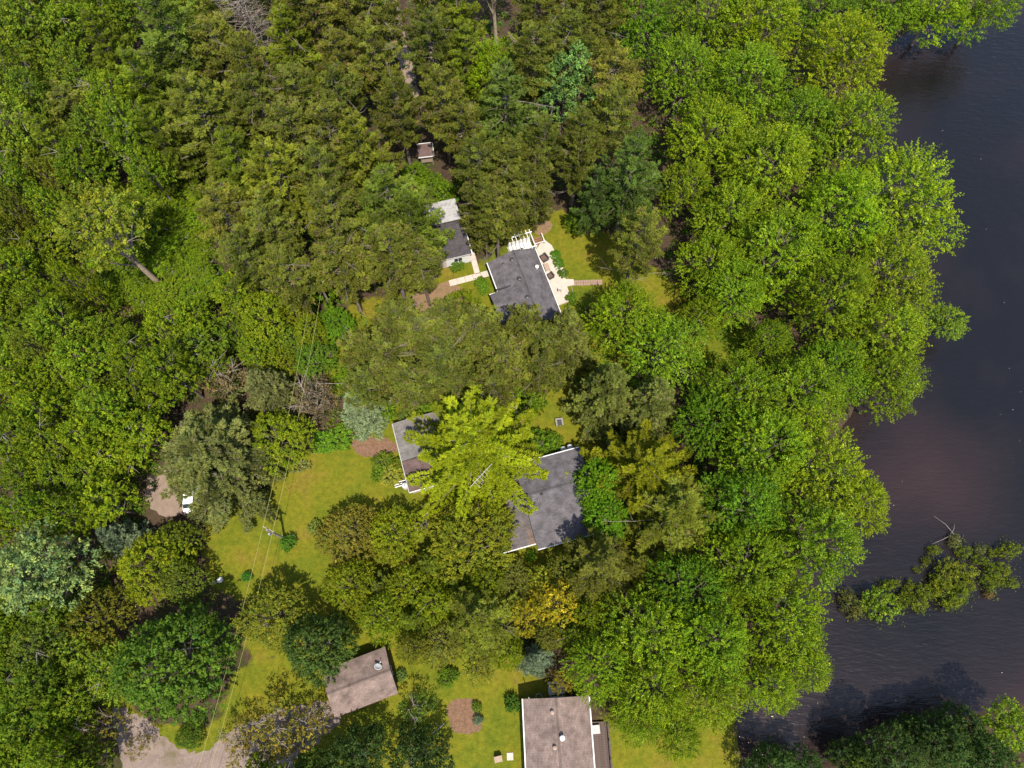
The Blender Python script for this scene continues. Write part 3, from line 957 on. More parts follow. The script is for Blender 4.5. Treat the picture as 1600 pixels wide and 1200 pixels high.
# --- small brown hut on legs in the pines
ht = empty('play_hut', (*at(668, 252), 0), R_(8), label='small brown roofed hut with white edges standing among the pines', cat='hut')
for a in (-.85, .85):
    for b in (-.7, .7): bar(ht, 'post', 'pole', a - .07, a + .07, b - .07, b + .07, 0, 2.4)
bar(ht, 'wall', 'tan', -.8, .8, -.65, .65, .6, 1.9)
rf = roof_mesh('roof', [((-1.2, -1.0, 2.35), (1.1, -1.0, 2.35), (1.1, 1.0, 2.85), (-1.2, 1.0, 2.85))], M['roof_wood'], ht, .1)
bar(rf, 'edge_board', 'white', -1.2, 1.1, 1.005, 1.09, 2.72, 2.9)
bar(rf, 'edge_board', 'white', -1.2, 1.1, -1.09, -1.005, 2.22, 2.38)
roof_mesh('edge_board', [((1.105, -1.0, 2.4), (1.2, -1.0, 2.4), (1.2, 1.0, 2.9), (1.105, 1.0, 2.9))], M['white'], rf, .16)

# ---------------------------------------------------------------- vehicle, boat, small things
def car(loc, rz, label):
    r = empty('parked_car', loc, rz, label=label, cat='car')
    # local: y = length (front +y), x = width
    prof = [(-2.2, .35), (-2.25, .75), (-2.1, .98), (-1.7, 1.02), (1.0, .98), (2.0, .86), (2.2, .68), (2.22, .35)]

    def loft(rows, name, m, parent, smooth=True):
        mb = MB()
        n = len(rows[0])
        vs = [p for r_ in rows for p in r_]
        fs = [(i * n + k, i * n + k + 1, (i + 1) * n + k + 1, (i + 1) * n + k) for i in range(len(rows) - 1) for k in range(n - 1)]
        fs += [tuple(i * n for i in range(len(rows)))[::-1], tuple(i * n + n - 1 for i in range(len(rows)))]
        mb.add(vs, fs)
        return mb.build(name, M[m], parent)
    rows = []
    for (y, z) in prof:
        w = .9 if abs(y) < 2 else .8
        rows.append([(-w, y, .3), (-w, y, z - .12), (-w + .1, y, z), (w - .1, y, z), (w, y, z - .12), (w, y, .3)])
    body = loft(rows, 'body', 'car', r)
    cab = [(-1.85, 1.0, .74), (-1.4, 1.48, .62), (.1, 1.5, .62), (.95, .99, .74)]
    rows = [[(-w - .05, y, .98 if z > 1.1 else z - .02), (-w, y, z), (w, y, z), (w + .05, y, .98 if z > 1.1 else z - .02)] for (y, z, w) in cab]
    loft(rows, 'cabin_glass', 'glass', r)
    MB().box(-.6, .6, -1.38, .08, 1.485, 1.53).build('roof_panel', M['car'], r)
    for s in (-1, 1):
        for y in (-1.35, 1.35):
            w = MB().tube([(s * .72, y, .33), (s * .93, y, .33)], [.33, .33], 16).build('wheel', M['rubber'], r)
            MB().tube([(s * .931, y, .33), (s * .945, y, .33)], [.2, .2], 12).build('rim', M['metal'], w)
        MB().box(s * .5 - .16, s * .5 + .16, 2.17, 2.235, .58, .7).build('headlight', M['glass'], r)
        MB().box(s * .62 - .15, s * .62 + .15, -2.275, -2.21, .66, .8).build('tail_light', M['red_lamp'], r)
        MB().box(s * .95 - .08, s * .95 + .08, .75, .95, .95, 1.08).build('mirror', M['car'], r)
    MB().box(-.78, .78, -2.33, -2.252, .36, .56).build('bumper', M['car'], r)
    return r


car((*at(302, 774), 0), R_(6), 'silver white car parked under the big grey green spruce')

bo = empty('rowing_boat', (*at(957, 698), 0), R_(-18), label='small dark rowing boat with white gunwales under the pine branches', cat='boat')
out, inn = [], []
N_ = 9
for i in range(N_):
    t = i / (N_ - 1)
    w = .62 * (1 - max(0, (t - .35) / .65) ** 2.2) + .02
    out.append((w, -1.55 + 3.3 * t, .52 + .12 * t * t))
rim = [(x, y, z) for x, y, z in out] + [(-x, y, z) for x, y, z in out[::-1]]
bt = [(x * .62, y * .94, .06) for x, y, z in rim]
nr = len(rim)
MB().add(rim + bt, [(i, (i + 1) % nr, nr + (i + 1) % nr, nr + i) for i in range(nr)] + [tuple(range(nr, 2 * nr))]).build('hull', M['boat'], bo)
MB().tube(rim + [rim[0]], [.045] * (nr + 1), 5, False).build('gunwale', M['white'], bo)
for y, w in ((-1.1, .56), (-.1, .55), (.85, .42)): bar(bo, 'bench', 'siding_grey' if y < 0 else 'white', -w, w, y - .12, y + .12, .42, .47)
MB().lathe([(.02, .0), (.2, .08), (.27, .25), (.22, .42), (.05, .5)], 14, (*at(950, 693), 0)).build('buoy', M['white'], None, True, label='white round buoy lying beside the dark rowing boat', cat='buoy')

fp = empty('stone_grill', (*at(873.5, 661), 0), R_(8), label='square stone grill standing on the lawn above the propane tanks', cat='grill')
for (a, b, c, d) in ((-.5, .5, .3, .5), (-.5, -.3, -.5, .299), (.3, .5, -.5, .299)): bar(fp, 'wall', 'stone', a, b, c, d, 0, .62)
bar(fp, 'grate', 'black', -.29, .29, -.45, .29, .5, .54)

ch = empty('shell_chair', (*at(654, 823), 0), R_(25), label='round pale pink shell chair on thin legs beside the dome shaped tree', cat='chair')
s_ = MB().lathe([(.001, 0), (.28, .03), (.46, .14), (.52, .3), (.54, .3), (.48, .12), (.29, 0), (.001, -.03)], 20).build('shell', M['pink_seat'], ch, True)
s_.location = (0, 0, .45); s_.rotation_euler = (R_(24), 0, 0)
for a in range(4): MB().tube([(.2 * math.cos(a * 1.57 + .8), .2 * math.sin(a * 1.57 + .8), .5), (.42 * math.cos(a * 1.57 + .8), .42 * math.sin(a * 1.57 + .8), 0)], [.02, .02], 6).build('leg', M['tan'], ch)
rp = MB()
(ax, ay), (bx_, by) = at(660, 817), at(664, 827)
rp.tube([(ax, ay, .05), (bx_, by, .05)], [.06, .05], 6).build('fallen_stick', M['tan'], None, label='pale fallen stick beside the pink shell chair', cat='stick')
cv = empty('tarp_stack', (*at(666, 812), 0), R_(-3), label='narrow grey covered stack along the edge of the dome shaped tree', cat='stack')
bar(cv, 'cover', 'wicker', -.26, .26, -1.1, 1.1, .25, .6)
bar(cv, 'pallet', 'wood', -.3, .3, -1.15, 1.15, .0, .248)
(ax, ay), (bx_, by) = at(661, 792), at(677, 788)
MB().tube([(ax, ay, .8), (bx_, by, .8)], [.035, .035], 6).build('fence_rail', M['cream'], None, label='short white rail beside the covered stack', cat='rail')

for k, (px, py, lb) in enumerate(((340, 909, 'pair of pale rocks in the shade beside the lower left lawn'), (690, 909, 'white rock between the yellow green trees below the dome tree'))):
    e = empty('garden_rocks', (*at(px, py), 0), k, label=lb, cat='rock')
    rnd = random.Random(k + 4)
    for j in range(2 + (k == 0)):
        r0 = rnd.uniform(.22, .4)
        MB().lathe([(r0 * .8, -.05), (r0, r0 * .3), (r0 * .85, r0 * .7), (r0 * .3, r0)], 8, (rnd.uniform(-.5, .5), rnd.uniform(-.4, .4), 0)).build('rock', M['white' if j else 'stone'], e)
pc = empty('lawn_chair', (*at(778.5, 1184), 0), R_(12), label='tan lawn chair standing on the lower lawn', cat='chair')
bar(pc, 'seat', 'tan', -.34, .34, -.4, .2, .34, .4)
b_ = bar(pc, 'backrest', 'tan', -.34, .34, .2, .27, .4, .95)
for s in (-1, 1):
    bar(pc, 'armrest', 'tan', s * .38 - .06, s * .38 + .06, -.4, .24, .55, .59)
    for v in (-.36, .2): bar(pc, 'leg', 'tan', s * .36 - .03, s * .36 + .03, v - .03, v + .03, 0, .55)
MB().box(-.36, .36, -.38, .38, 0, .07).build('paving_slab', M['concrete'], None, label='square pale slab lying beside the tan lawn chair', cat='slab')
o = bpy.data.objects['paving_slab']; o.location = (*at(797, 1182), 0); o.rotation_euler.z = .05
for k, (px, py) in enumerate(((441, 838.5), (458, 836.5), (460.5, 839))):
    MB().lathe([(.13, 0), (.17, .12), (.06, .24)], 7, (*at(px, py), 0)).build('edge_stone', M['white'], None, group='white stones round the pole shrub',
        label=('small white stone left of the lawn pole at its shrub', 'upper one of two white stones on the right rim of the lawn pole shrub', 'lower one of two white stones on the right rim of the lawn pole shrub')[k], cat='stone')

# ---------------------------------------------------------------- poles and wires
POLES = []


def pole(px, py, h, label, arm=R_(10)):
    e = empty('utility_pole', (*at(px, py), 0), arm, label=label, cat='utility pole', group='wooden utility poles on the power line')
    MB().tube([(0, 0, -.3), (0, 0, h)], [.17, .12], 10).build('post', M['pole'], e)
    bar(e, 'crossarm', 'pole', -.75, .75, .08, .2, h - .45, h - .33)
    for s in (-.66, .66): MB().lathe([(.04, 0), (.06, .06), (.03, .14)], 8, (s, .14, h - .33)).build('insulator', M['white'], e)
    POLES.append((e, h))
    return e


p1 = pole(445, 842, 7.0, 'weathered pole in the middle of the lawn with a shrub at its foot', R_(-25))
MB().lathe([(.15, 5.3), (.15, 5.85), (.09, 5.92)], 12, (.05, -.3, 0)).build('transformer', M['metal'], p1)
p2 = pole(520, 484, 8.5, 'weathered pole beside the round green shrub at the dirt path', R_(-15))
p0 = pole(330, 1290, 7.5, 'power pole below the lower edge beside the gravel drive', R_(-25))


def wire(a, b, sag, name, label, group=None, r=.015):
    a, b = Vector(a), Vector(b)
    pts = []
    for i in range(25):
        t = i / 24
        p = a.lerp(b, t); p.z -= sag * 4 * t * (1 - t)
        pts.append(p)
    MB().tube(pts, [r] * 25, 4, False).build(name, M['wire'], None, label=label, cat='wire', group=group)


for s, nm in ((-.66, 'left'), (.66, 'right')):
    wire(local(p1, s, .14, 6.82), local(p2, s, .14, 8.32), .9, 'power_wire', nm + ' wire from the lawn pole up to the pole by the dirt path', 'power line wires')
    wire(local(p1, s, .14, 6.82), local(p0, s, .14, 7.32), .8, 'power_wire', nm + ' wire from the lawn pole down past the big dark tree', 'power line wires')
wire(local(p2, .1, 0, 8.1), local(ga, -5.3, 1.2, 3.2), .5, 'service_wire', 'thin service wire running from the dirt path pole towards the garage')

# ---------------------------------------------------------------- foliage builders
def unit(v):
    return v / np.maximum(np.linalg.norm(v, axis=-1, keepdims=True), 1e-6)


def leaf_quads(P, Nn, A, L, W):
    """diamond leaves: centre P, normal Nn, long axis A, length L, width W -> (4n,3) verts"""
    A = unit(A - Nn * (A * Nn).sum(-1, keepdims=True))
    B = np.cross(Nn, A)
    L = L[:, None] * .5; W = W[:, None] * .5
    V = np.stack([P - A * L, P + B * W - A * L * .1, P + A * L, P - B * W - A * L * .1], 1)
    return V.reshape(-1, 3)


def tint_attr(rgb, k):
    c = np.ones((len(rgb) * k, 4), np.float32)
    c[:, :3] = np.repeat(rgb, k, 0)
    return {'tint': ('POINT', 'FLOAT_COLOR', c)}


def limb_mesh(name, segs, material):
    """segs: list of (points, radii)"""
    mb = MB()
    for pts, rr in segs: mb.tube(pts, rr, 5 if rr[0] < .12 else 7, False)
    me = mb.mesh(name, material)
    me.polygons.foreach_set('use_smooth', [True] * len(me.polygons))
    return me


def broadleaf(seed, R=6.0, H=15.0, base=4.0, nlobe=14, nspray=800, nl=15, leaf=.34, slen=1.0, up=.45, gold=.25, var=.16, flat=.85, lobe=(.34, .5), bare=0,
              bark='bark', aspect=.6, ingap=.68, wid=1.0, pale=0.0, trunk=1.0):
    rg = np.random.default_rng(seed)
    C, RL = [], []
    for i in range(nlobe):
        a = i * 2.39996 + rg.uniform(-.4, .4)
        q = math.sqrt((i + .3) / nlobe)
        rd = q * R * .66
        z = base + (H - base) * (.30 + .46 * (1 - q ** 2) + rg.uniform(-.1, .12))
        C.append((rd * math.cos(a), rd * math.sin(a), z))
        RL.append(R * rg.uniform(*lobe))
    C = np.array(C); RL = np.array(RL)
    prob = RL ** 2 / (RL ** 2).sum()
    P, D = [], []
    need = nspray
    while need > 0:
        n = int(need * 2.2) + 30
        li = rg.choice(nlobe, n, p=prob)
        d = unit(rg.normal(size=(n, 3)) + np.array([0, 0, .35]))
        u = rg.uniform(.78, 1.06, n) - (rg.random(n) < .18) * rg.uniform(0, .4, n)
        p = C[li] + d * (RL[li] * u)[:, None] * np.array([1, 1, flat])
        dd = np.linalg.norm(p[:, None] - C[None], axis=-1) / RL[None]
        dd[np.arange(n), li] = 9
        ok = (dd.min(1) > ingap) & (p[:, 2] > base * .8)
        P.append(p[ok][:need]); D.append(d[ok][:need])
        need -= len(P[-1])
    P = np.concatenate(P); D = np.concatenate(D)
    out = P * np.array([1, 1, 0]); out = unit(out + 1e-3)
    ax = unit(D * (1 - up) + np.array([0, 0, up]) + out * .25 + rg.normal(size=P.shape) * .22)
    ns = len(P)
    t = rg.random((ns, nl)) ** .8
    sl = slen * rg.uniform(.65, 1.3, ns)
    w = (.12 + .34 * np.sin(np.pi * np.clip(t * .8 + .12, 0, 1))) * slen * .62 * wid
    jit = rg.normal(size=(ns, nl, 3)) * w[..., None] * .75
    LP = P[:, None] + ax[:, None] * (t * sl[:, None])[..., None] + jit
    nr = unit(rg.normal(size=(ns, nl, 3)) * .62 + np.array([0, 0, .75]) + D[:, None] * .45)
    la = unit(jit + ax[:, None] * .6 + rg.normal(size=jit.shape) * .3)
    sz = leaf * rg.uniform(.65, 1.25, (ns, nl))
    n = ns * nl
    V = leaf_quads(LP.reshape(n, 3), nr.reshape(n, 3), la.reshape(n, 3), sz.ravel(), (sz * aspect).ravel())
    v = (np.clip(rg.normal(1, var, ns), .55, 1.6) * np.clip(rg.normal(1, .1, nlobe), .75, 1.3)[np.argmin(np.linalg.norm(P[:, None] - C[None], axis=-1) / RL[None], 1)])[:, None] * np.clip(rg.normal(1, .13, (ns, nl)), .6, 1.5)
    g = np.clip(rg.normal(0, .5, ns)[:, None] + (t - .5) * 1.0, -1, 1.6) * gold
    rgb = np.stack([v * (1 + g), v * (1 + .45 * g), v * (1 - .3 * g)], -1).reshape(n, 3)
    if pale:  # a few leaves show their silvery undersides
        q = rg.random(n) < pale
        rgb[q] *= np.array([1.9, 1.6, 14])
    F = np.arange(n * 4).reshape(n, 4)
    crown = np_mesh('crown', V, F, LEAF, tint_attr(rgb, 4))
    segs = []
    lean = rg.normal(size=2) * .25
    topz = base + (H - base) * .45
    tp = [(0, 0, -.3), (lean[0] * .4, lean[1] * .4, base * .5), (lean[0], lean[1], base), (lean[0] * 1.6, lean[1] * 1.6, topz)]
    r0 = (.045 * R + .05) * trunk
    segs.append((tp, [r0 * 1.15, r0 * .9, r0 * .75, r0 * .4]))
    for i in range(nlobe):
        s0 = Vector((lean[0], lean[1], base + (topz - base) * rg.uniform(0, .8)))
        e = Vector(C[i]); m = s0.lerp(e, .5) + Vector((0, 0, -.3))
        if trunk > 1:
            s0 = Vector((lean[0] * .7, lean[1] * .7, base * rg.uniform(.5, .8))); m = s0.lerp(e, .5) + Vector(rg.normal(size=3)) * .3
        segs.append(([s0, m, e], [r0 * .45, r0 * .3, r0 * .12]))
        for _ in range(2):
            q = e + Vector(rg.normal(size=3)) * RL[i] * .45
            segs.append(([m.lerp(e, .6), q], [r0 * .16, .02]))
    trunk = limb_mesh('trunk', segs, M[bark])
    parts = [('trunk', trunk), ('crown', crown)]
    if bare:
        bs = []
        for _ in range(bare):
            i = rg.integers(nlobe)
            s0 = Vector(C[i]) + Vector((0, 0, RL[i] * .4))
            d = (Vector((rg.normal() * .8, rg.normal() * .8, .5))).normalized()
            e = s0 + d * rg.uniform(1.2, 2.4) * R * .22 + Vector((0, 0, .9))
            bs.append(([s0, s0.lerp(e, .5) + Vector(rg.normal(size=3)) * .12, e], [.09, .06, .02]))
            for _ in range(5):
                q = s0.lerp(e, rg.uniform(.4, .95))
                bs.append(([q, q + (d + Vector(rg.normal(size=3)) * .8) * rg.uniform(.5, 1.1)], [.04, .012]))
        parts.append(('bare_branches', limb_mesh('bare_branches', bs, M['twig'])))
    return {'parts': parts, 'R': R * 1.04, 'H': H, 'cz': base + (H - base) * .6}


def conifer(seed, H=20.0, R=3.2, base=9.0, nwh=12, nb=6, prof=lambda t: (1 - t) ** .6, slope=(.0, .5), curve=.2, s0=.35, ds=.35, lat=0.0, bl=.42, bw=.10,
            nblade=14, spread=.6, fwd=.6, upw=.4, brown=.12, var=.15, gold=.15, bark='bark', rr=1.05, topsh=.5, droop_lat=0.0, keep=1.0, snags=0):
    rg = np.random.default_rng(seed)
    TC, TD, TV, TT = [], [], [], []
    segs = [([(0, 0, -.3), (rg.normal() * .1, rg.normal() * .1, H * .5), (0, 0, H - .3)], [.012 * H + .05, .008 * H + .03, .02])]
    for k in range(nwh):
        t = (k + rg.uniform(-.25, .25)) / nwh
        t = min(max(t, 0), .985)
        z = base + (H - base) * t
        n_b = max(3, int(round(nb * (1 - .35 * t))))
        a0 = rg.uniform(0, 7)
        for b in range(n_b):
            if rg.random() > keep: continue
            a = a0 + 2 * math.pi * b / n_b + rg.normal() * .22
            rad = R * max(.05, prof(t)) * rg.uniform(.72, 1.14)
            d = np.array([math.cos(a), math.sin(a), 0])
            sl = slope[0] + (slope[1] - slope[0]) * t + rg.normal() * .07
            f = lambda s: np.array([0, 0, z]) + d * rad * s + np.array([0, 0, rad * (sl * s + curve * s * s)])
            if rad > .5: segs.append(([f(0), f(.5), f(.92)], [.02 + .014 * rad, .015 + .008 * rad, .012]))
            side = np.array([-d[1], d[0], 0])
            bv = np.clip(rg.normal(1, var), .6, 1.45)
            nn = max(2, int(rad * (1 - s0) / ds) + 1)
            for s in np.linspace(s0, 1.0, nn):
                p = f(s)
                tip = d + np.array([0, 0, sl + 2 * curve * s])
                TC.append(p + rg.normal(size=3) * .08); TD.append(tip + rg.normal(size=3) * .15); TV.append(bv); TT.append(s)
                if lat:
                    wl = lat * rad * (1.05 - s * .85) * rg.uniform(.75, 1.2)
                    for sg in (-1, 1):
                        m = max(1, int(wl / ds))
                        for q in range(1, m + 1):
                            e = wl * q / m
                            TC.append(p + (side * sg * .85 + d * .55) * e + np.array([0, 0, -droop_lat * e]) + rg.normal(size=3) * .07)
                            TD.append(side * sg * .8 + d * .6 + np.array([0, 0, .1 - droop_lat]) + rg.normal(size=3) * .15); TV.append(bv); TT.append(.5 * s + .5 * q / m)
    for q in range(3):
        TC.append(np.array([0, 0, H - topsh * q * .6])); TD.append(np.array([0, 0, 1.0])); TV.append(1.05); TT.append(1)
    TC = np.array(TC); TD = unit(np.array(TD)); TV = np.array(TV); TT = np.array(TT)
    n = len(TC)
    D = unit(TD[:, None] * fwd + np.array([0, 0, upw]) + rg.normal(size=(n, nblade, 3)) * spread)
    L = bl * rg.uniform(.7, 1.2, (n, nblade))
    B = unit(np.cross(D, rg.normal(size=(n, nblade, 3))))
    c = TC[:, None] + rg.normal(size=(n, nblade, 3)) * bl * .18
    V = np.stack([c - B * bw * .5 + D * L[..., None] * .2, c + B * bw * .5 + D * L[..., None] * .2, c + D * L[..., None]], 2).reshape(-1, 3)
    v = TV[:, None] * np.clip(rg.normal(1, .12, (n, nblade)), .6, 1.4)
    g = (np.clip(rg.normal(0, .5, n), -1, 1)[:, None] + (TT[:, None] - .6)) * gold * np.ones((1, nblade))
    dead = (rg.random(n) < brown * np.clip(1.4 - TT, .2, 1.2))[:, None] * np.ones((1, nblade))
    rgb = np.stack([v * (1 + g) * (1 + .25 * dead), v * (1 + .5 * g) * (1 - .12 * dead), v * (1 - .3 * g) * (1 + 1.6 * dead)], -1).reshape(-1, 3)
    m = n * nblade
    crown = np_mesh('crown', V, np.arange(m * 3).reshape(m, 3), LEAF, tint_attr(rgb, 3))
    parts = [('trunk', limb_mesh('trunk', segs, M[bark])), ('crown', crown)]
    if snags:
        bs = []
        for _ in range(snags):
            a = rg.uniform(0, 6.28); z = base + (H - base) * rg.uniform(-.35, .75)
            d = Vector((math.cos(a), math.sin(a), rg.uniform(-.1, .5)))
            s = Vector((0, 0, z)); e = s + d * R * rg.uniform(.6, 1.05)
            bs.append(([s, s.lerp(e, .5) + Vector(rg.normal(size=3)) * .15, e], [.032, .024, .01]))
            for _k in range(4):
                q = s.lerp(e, rg.uniform(.45, .95)); bs.append(([q, q + (d + Vector(rg.normal(size=3)) * .6) * rg.uniform(.4, 1.0)], [.016, .008]))
        parts.append(('bare_branches', limb_mesh('bare_branches', bs, M['twig'])))
    return {'parts': parts, 'R': R * rr, 'H': H, 'cz': base + (H - base) * .55}


def bare_tree(seed, R=3.5, H=12.0, base=2.5, n=70, mtl='twig'):
    rg = np.random.default_rng(seed)
    segs = [([(0, 0, -.3), (.1, 0, H * .5), (0, .1, H)], [.2, .13, .03])]
    tw = []
    for i in range(n):
        z = base + (H - base) * (i / n) * .92
        a = i * 2.4 + rg.normal() * .3
        rad = R * (1 - .55 * i / n) * rg.uniform(.6, 1.1)
        d = Vector((math.cos(a), math.sin(a), rg.uniform(.3, .9)))
        s = Vector((0, 0, z)); e = s + d * rad
        segs.append(([s, s.lerp(e, .55) + Vector(rg.normal(size=3)) * .1, e], [.06, .035, .012]))
        for _ in range(9):
            q = s.lerp(e, rg.uniform(.3, 1))
            tw.append(([q, q + (d + Vector(rg.normal(size=3)) * .7) * rg.uniform(.4, 1.1)], [.022, .008]))
    return {'parts': [('trunk', limb_mesh('trunk', segs, M[mtl])), ('twigs', limb_mesh('twigs', tw, M[mtl]))], 'R': R, 'H': H, 'cz': base + (H - base) * .55}


SP = {}


def species(key, phrase, color, variants, jit=.10, cat='tree', name='tree', hue=.06):
    SP[key] = dict(phrase=phrase, color=color, var=variants, jit=jit, cat=cat, name=name, hue=hue, n=0)


species('map', 'bright green river maple', (.116, .176, .006), [broadleaf(10 + i, 6.5, 15, 3.0, 19, 1050, 22, .25, 1.4, .3, .3, .2, .85, (.20, .42), aspect=.62, wid=.36, ingap=.74, pale=(0, .012, .03, 0, .02, .035)[i]) for i in range(6)], .13, name='maple_tree', hue=.07)
species('leafy', 'leafy green woodland tree', (.104, .154, .007), [broadleaf(30 + i, 4.2, 14, 4, 11, 480, 18, .3, .95, .35, .35, .22, .9, (.30, .48), bare=(0, 3, 0, 4)[i], wid=.6) for i in range(4)], .2, name='woodland_tree', hue=.04)
species('limbed', 'leafy tree on bare limbs', (.135, .16, .012), [broadleaf(44, 6.5, 21, 11, 14, 600, 20, .3, 1.0, .35, .35, .22, .9, (.20, .32), bark='bark_pale', wid=.7, trunk=1.15)], .05, name='woodland_tree')
species('dome', 'dense yellow green rounded tree', (.138, .172, .007), [broadleaf(50 + i, 4.5, 8.5, 1.2, 16, 900, 17, .22, .6, .3, .3, .16, .95, (.3, .42), ingap=.78, wid=.75) for i in range(3)], .1, name='rounded_tree', hue=.04)
species('dark', 'broad dark green shade tree', (.066, .118, .009), [broadleaf(60 + i, 6.5, 13, 2, 20, 1100, 18, .34, .9, .25, .3, .18, .95, (.28, .4), ingap=.8, wid=.7) for i in range(2)], .08, name='shade_tree')
species('silver', 'silvery green poplar', (.125, .170, .050), [broadleaf(65 + i, 5, 15, 4, 13, 620, 15, .32, .8, .4, .35, .4, .9, (.32, .5)) for i in range(2)], .08, name='poplar_tree')
RP = lambda t: (1 - t) ** .6 * (.55 + .45 * min(1, t * 3))
species('redpine', 'olive red pine', (.115, .133, .019), [conifer(80 + i, 20, 4.6, 8.5, 12, 6, RP, (.0, .55), .25, .3, .32, .28, .36, .12, 20, .6, .5, .6, .12, .26, .22, snags=5, rr=.86) for i in range(5)], .16, name='red_pine', hue=.045)
species('lowpine', 'olive pine with low branches', (.115, .130, .020), [conifer(180 + i, 19, 4.4, 2.2, 16, 6, lambda t: (1 - t) ** .7 * (.6 + .4 * min(1, t * 4)), (-.1, .5), .2, .3, .34, .28, .36, .12, 18, .6, .5, .6, .14, .26, .22, snags=6, rr=.86) for i in range(2)], .1, name='red_pine', hue=.04)
PL = lambda t: (1 - t) ** .72 * (.7 + .3 * min(1, t * 4))
species('whitepine', 'green white pine with feathery branches', (.120, .158, .012), [conifer(90 + i, 22, 6.0, 4.5, 11, 7, lambda t: (1 - t) ** .95 * (.8 + .2 * min(1, t * 5)), (-.1, .5), .2, .16, .34, .22, .40, .13, 20, .34, .85, .38, .03, .28, snags=2, rr=.74) for i in range(4)], .13, name='white_pine', hue=.05)
species('goldpine', 'bright yellow green white pine', (.205, .235, .009), [conifer(97 + i, 20, 8.6, 3.5, 11, 8, lambda t: (1 - t) ** .85, (-.08, .4), .14, .10, .32, .17, .42, .14, 24, .34, .9, .32, .0, .2, rr=.74) for i in range(2)], .04, name='white_pine', hue=.03)
species('spruce', 'grey green spruce', (.135, .158, .032), [conifer(110 + i, 16, 5.2, .8, 19, 11, lambda t: (1 - t) ** .9, (-.25, .25), .14, .14, .28, .17, .36, .15, 14, .30, .95, .22, .03, .30, .2, droop_lat=.1, rr=.82) for i in range(2)], .1, name='spruce_tree', hue=.05)
species('bigspruce', 'biggest grey green spruce', (.135, .165, .030), [conifer(116, 16, 8.4, .6, 17, 13, lambda t: (1 - t) ** .85, (-.2, .25), .12, .14, .34, .15, .42, .17, 14, .30, .95, .22, .02, .30, .2, droop_lat=.08, rr=.80)], .0, name='spruce_tree', hue=.0)
species('bluespruce', 'pale blue spruce', (.20, .25, .13), [conifer(120 + i, 10, 2.8, .4, 14, 9, lambda t: (1 - t) ** .85, (-.1, .3), .12, .15, .27, .30, .36, .12, 12, .38, .85, .3, .0, .2, .1) for i in range(2)], .05, name='blue_spruce')
species('shrub', 'low green shrub', (.085, .145, .007), [broadleaf(130 + i, 1.6, 1.7, .15, 9, 230, 14, .2, .45, .35, .3, .2, .8, (.36, .52), wid=.8) for i in range(3)], .18, 'shrub', 'shrub')
species('globe', 'clipped round green shrub', (.080, .15, .007), [broadleaf(140, 2.9, 3.4, .2, 16, 900, 14, .2, .36, .3, .2, .12, 1.0, (.34, .42), ingap=.82)], .05, 'shrub', 'round_shrub')
species('yellow', 'orange yellow sparse tree', (.215, .19, .010), [broadleaf(150 + i, 3.6, 10, 2, 12, 230, 17, .24, .9, .4, .35, .28, .9, (.24, .42), wid=.6) for i in range(2)], .08, name='yellow_tree')
species('sparse', 'sparse yellowish brown scrub tree', (.15, .13, .018), [broadleaf(155 + i, 2.8, 6, 1, 9, 150, 12, .2, .5, .35, .4, .25, .9, (.34, .5), bare=2, bark='bark_pale') for i in range(2)], .12, name='scrub_tree')
species('bare', 'leafless pale grey tree', (1, 1, 1), [bare_tree(160, 3.6, 15, 4, 90)], 0, name='bare_tree')
species('scrub', 'dull brownish grey shrub', (.13, .112, .050), [broadleaf(165 + i, 2.4, 4.5, .3, 9, 260, 13, .17, .6, .4, .3, .2, .95, (.36, .5), bare=6, bark='bark_pale') for i in range(2)], .08, 'shrub', 'scrub_bush')
species('water', 'green willow bush standing in the river', (.098, .125, .008), [broadleaf(170 + i, 1.5, 1.5, .1, 7, 110, 15, .2, .6, .4, .35, .26, .7, (.26, .55), wid=.8) for i in range(4)], .16, 'shrub', 'water_bush')
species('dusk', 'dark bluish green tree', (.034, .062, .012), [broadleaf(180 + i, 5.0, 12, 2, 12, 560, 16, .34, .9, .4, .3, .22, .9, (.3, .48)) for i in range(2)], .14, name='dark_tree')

FOOT = [(h1, (-8.3, 0, -11.4, 0)), (pg, (-.2, 3.7, 0, 2.7)), (ga, (-5.6, .1, 0, 5.4)), (gb, (-6.8, 0, -.2, 3.6)), (h2, (-13.2, 0, -10.8, 0)), (ob, (0, 6.2, -9.3, 0)), (sh, (-7.4, 0, 0, 5.25)), (h3, (0, 9.6, -13.8, 0)), (ht, (-1.2, 1.2, -1, 1))]
TREES = []
RT = random.Random(77)


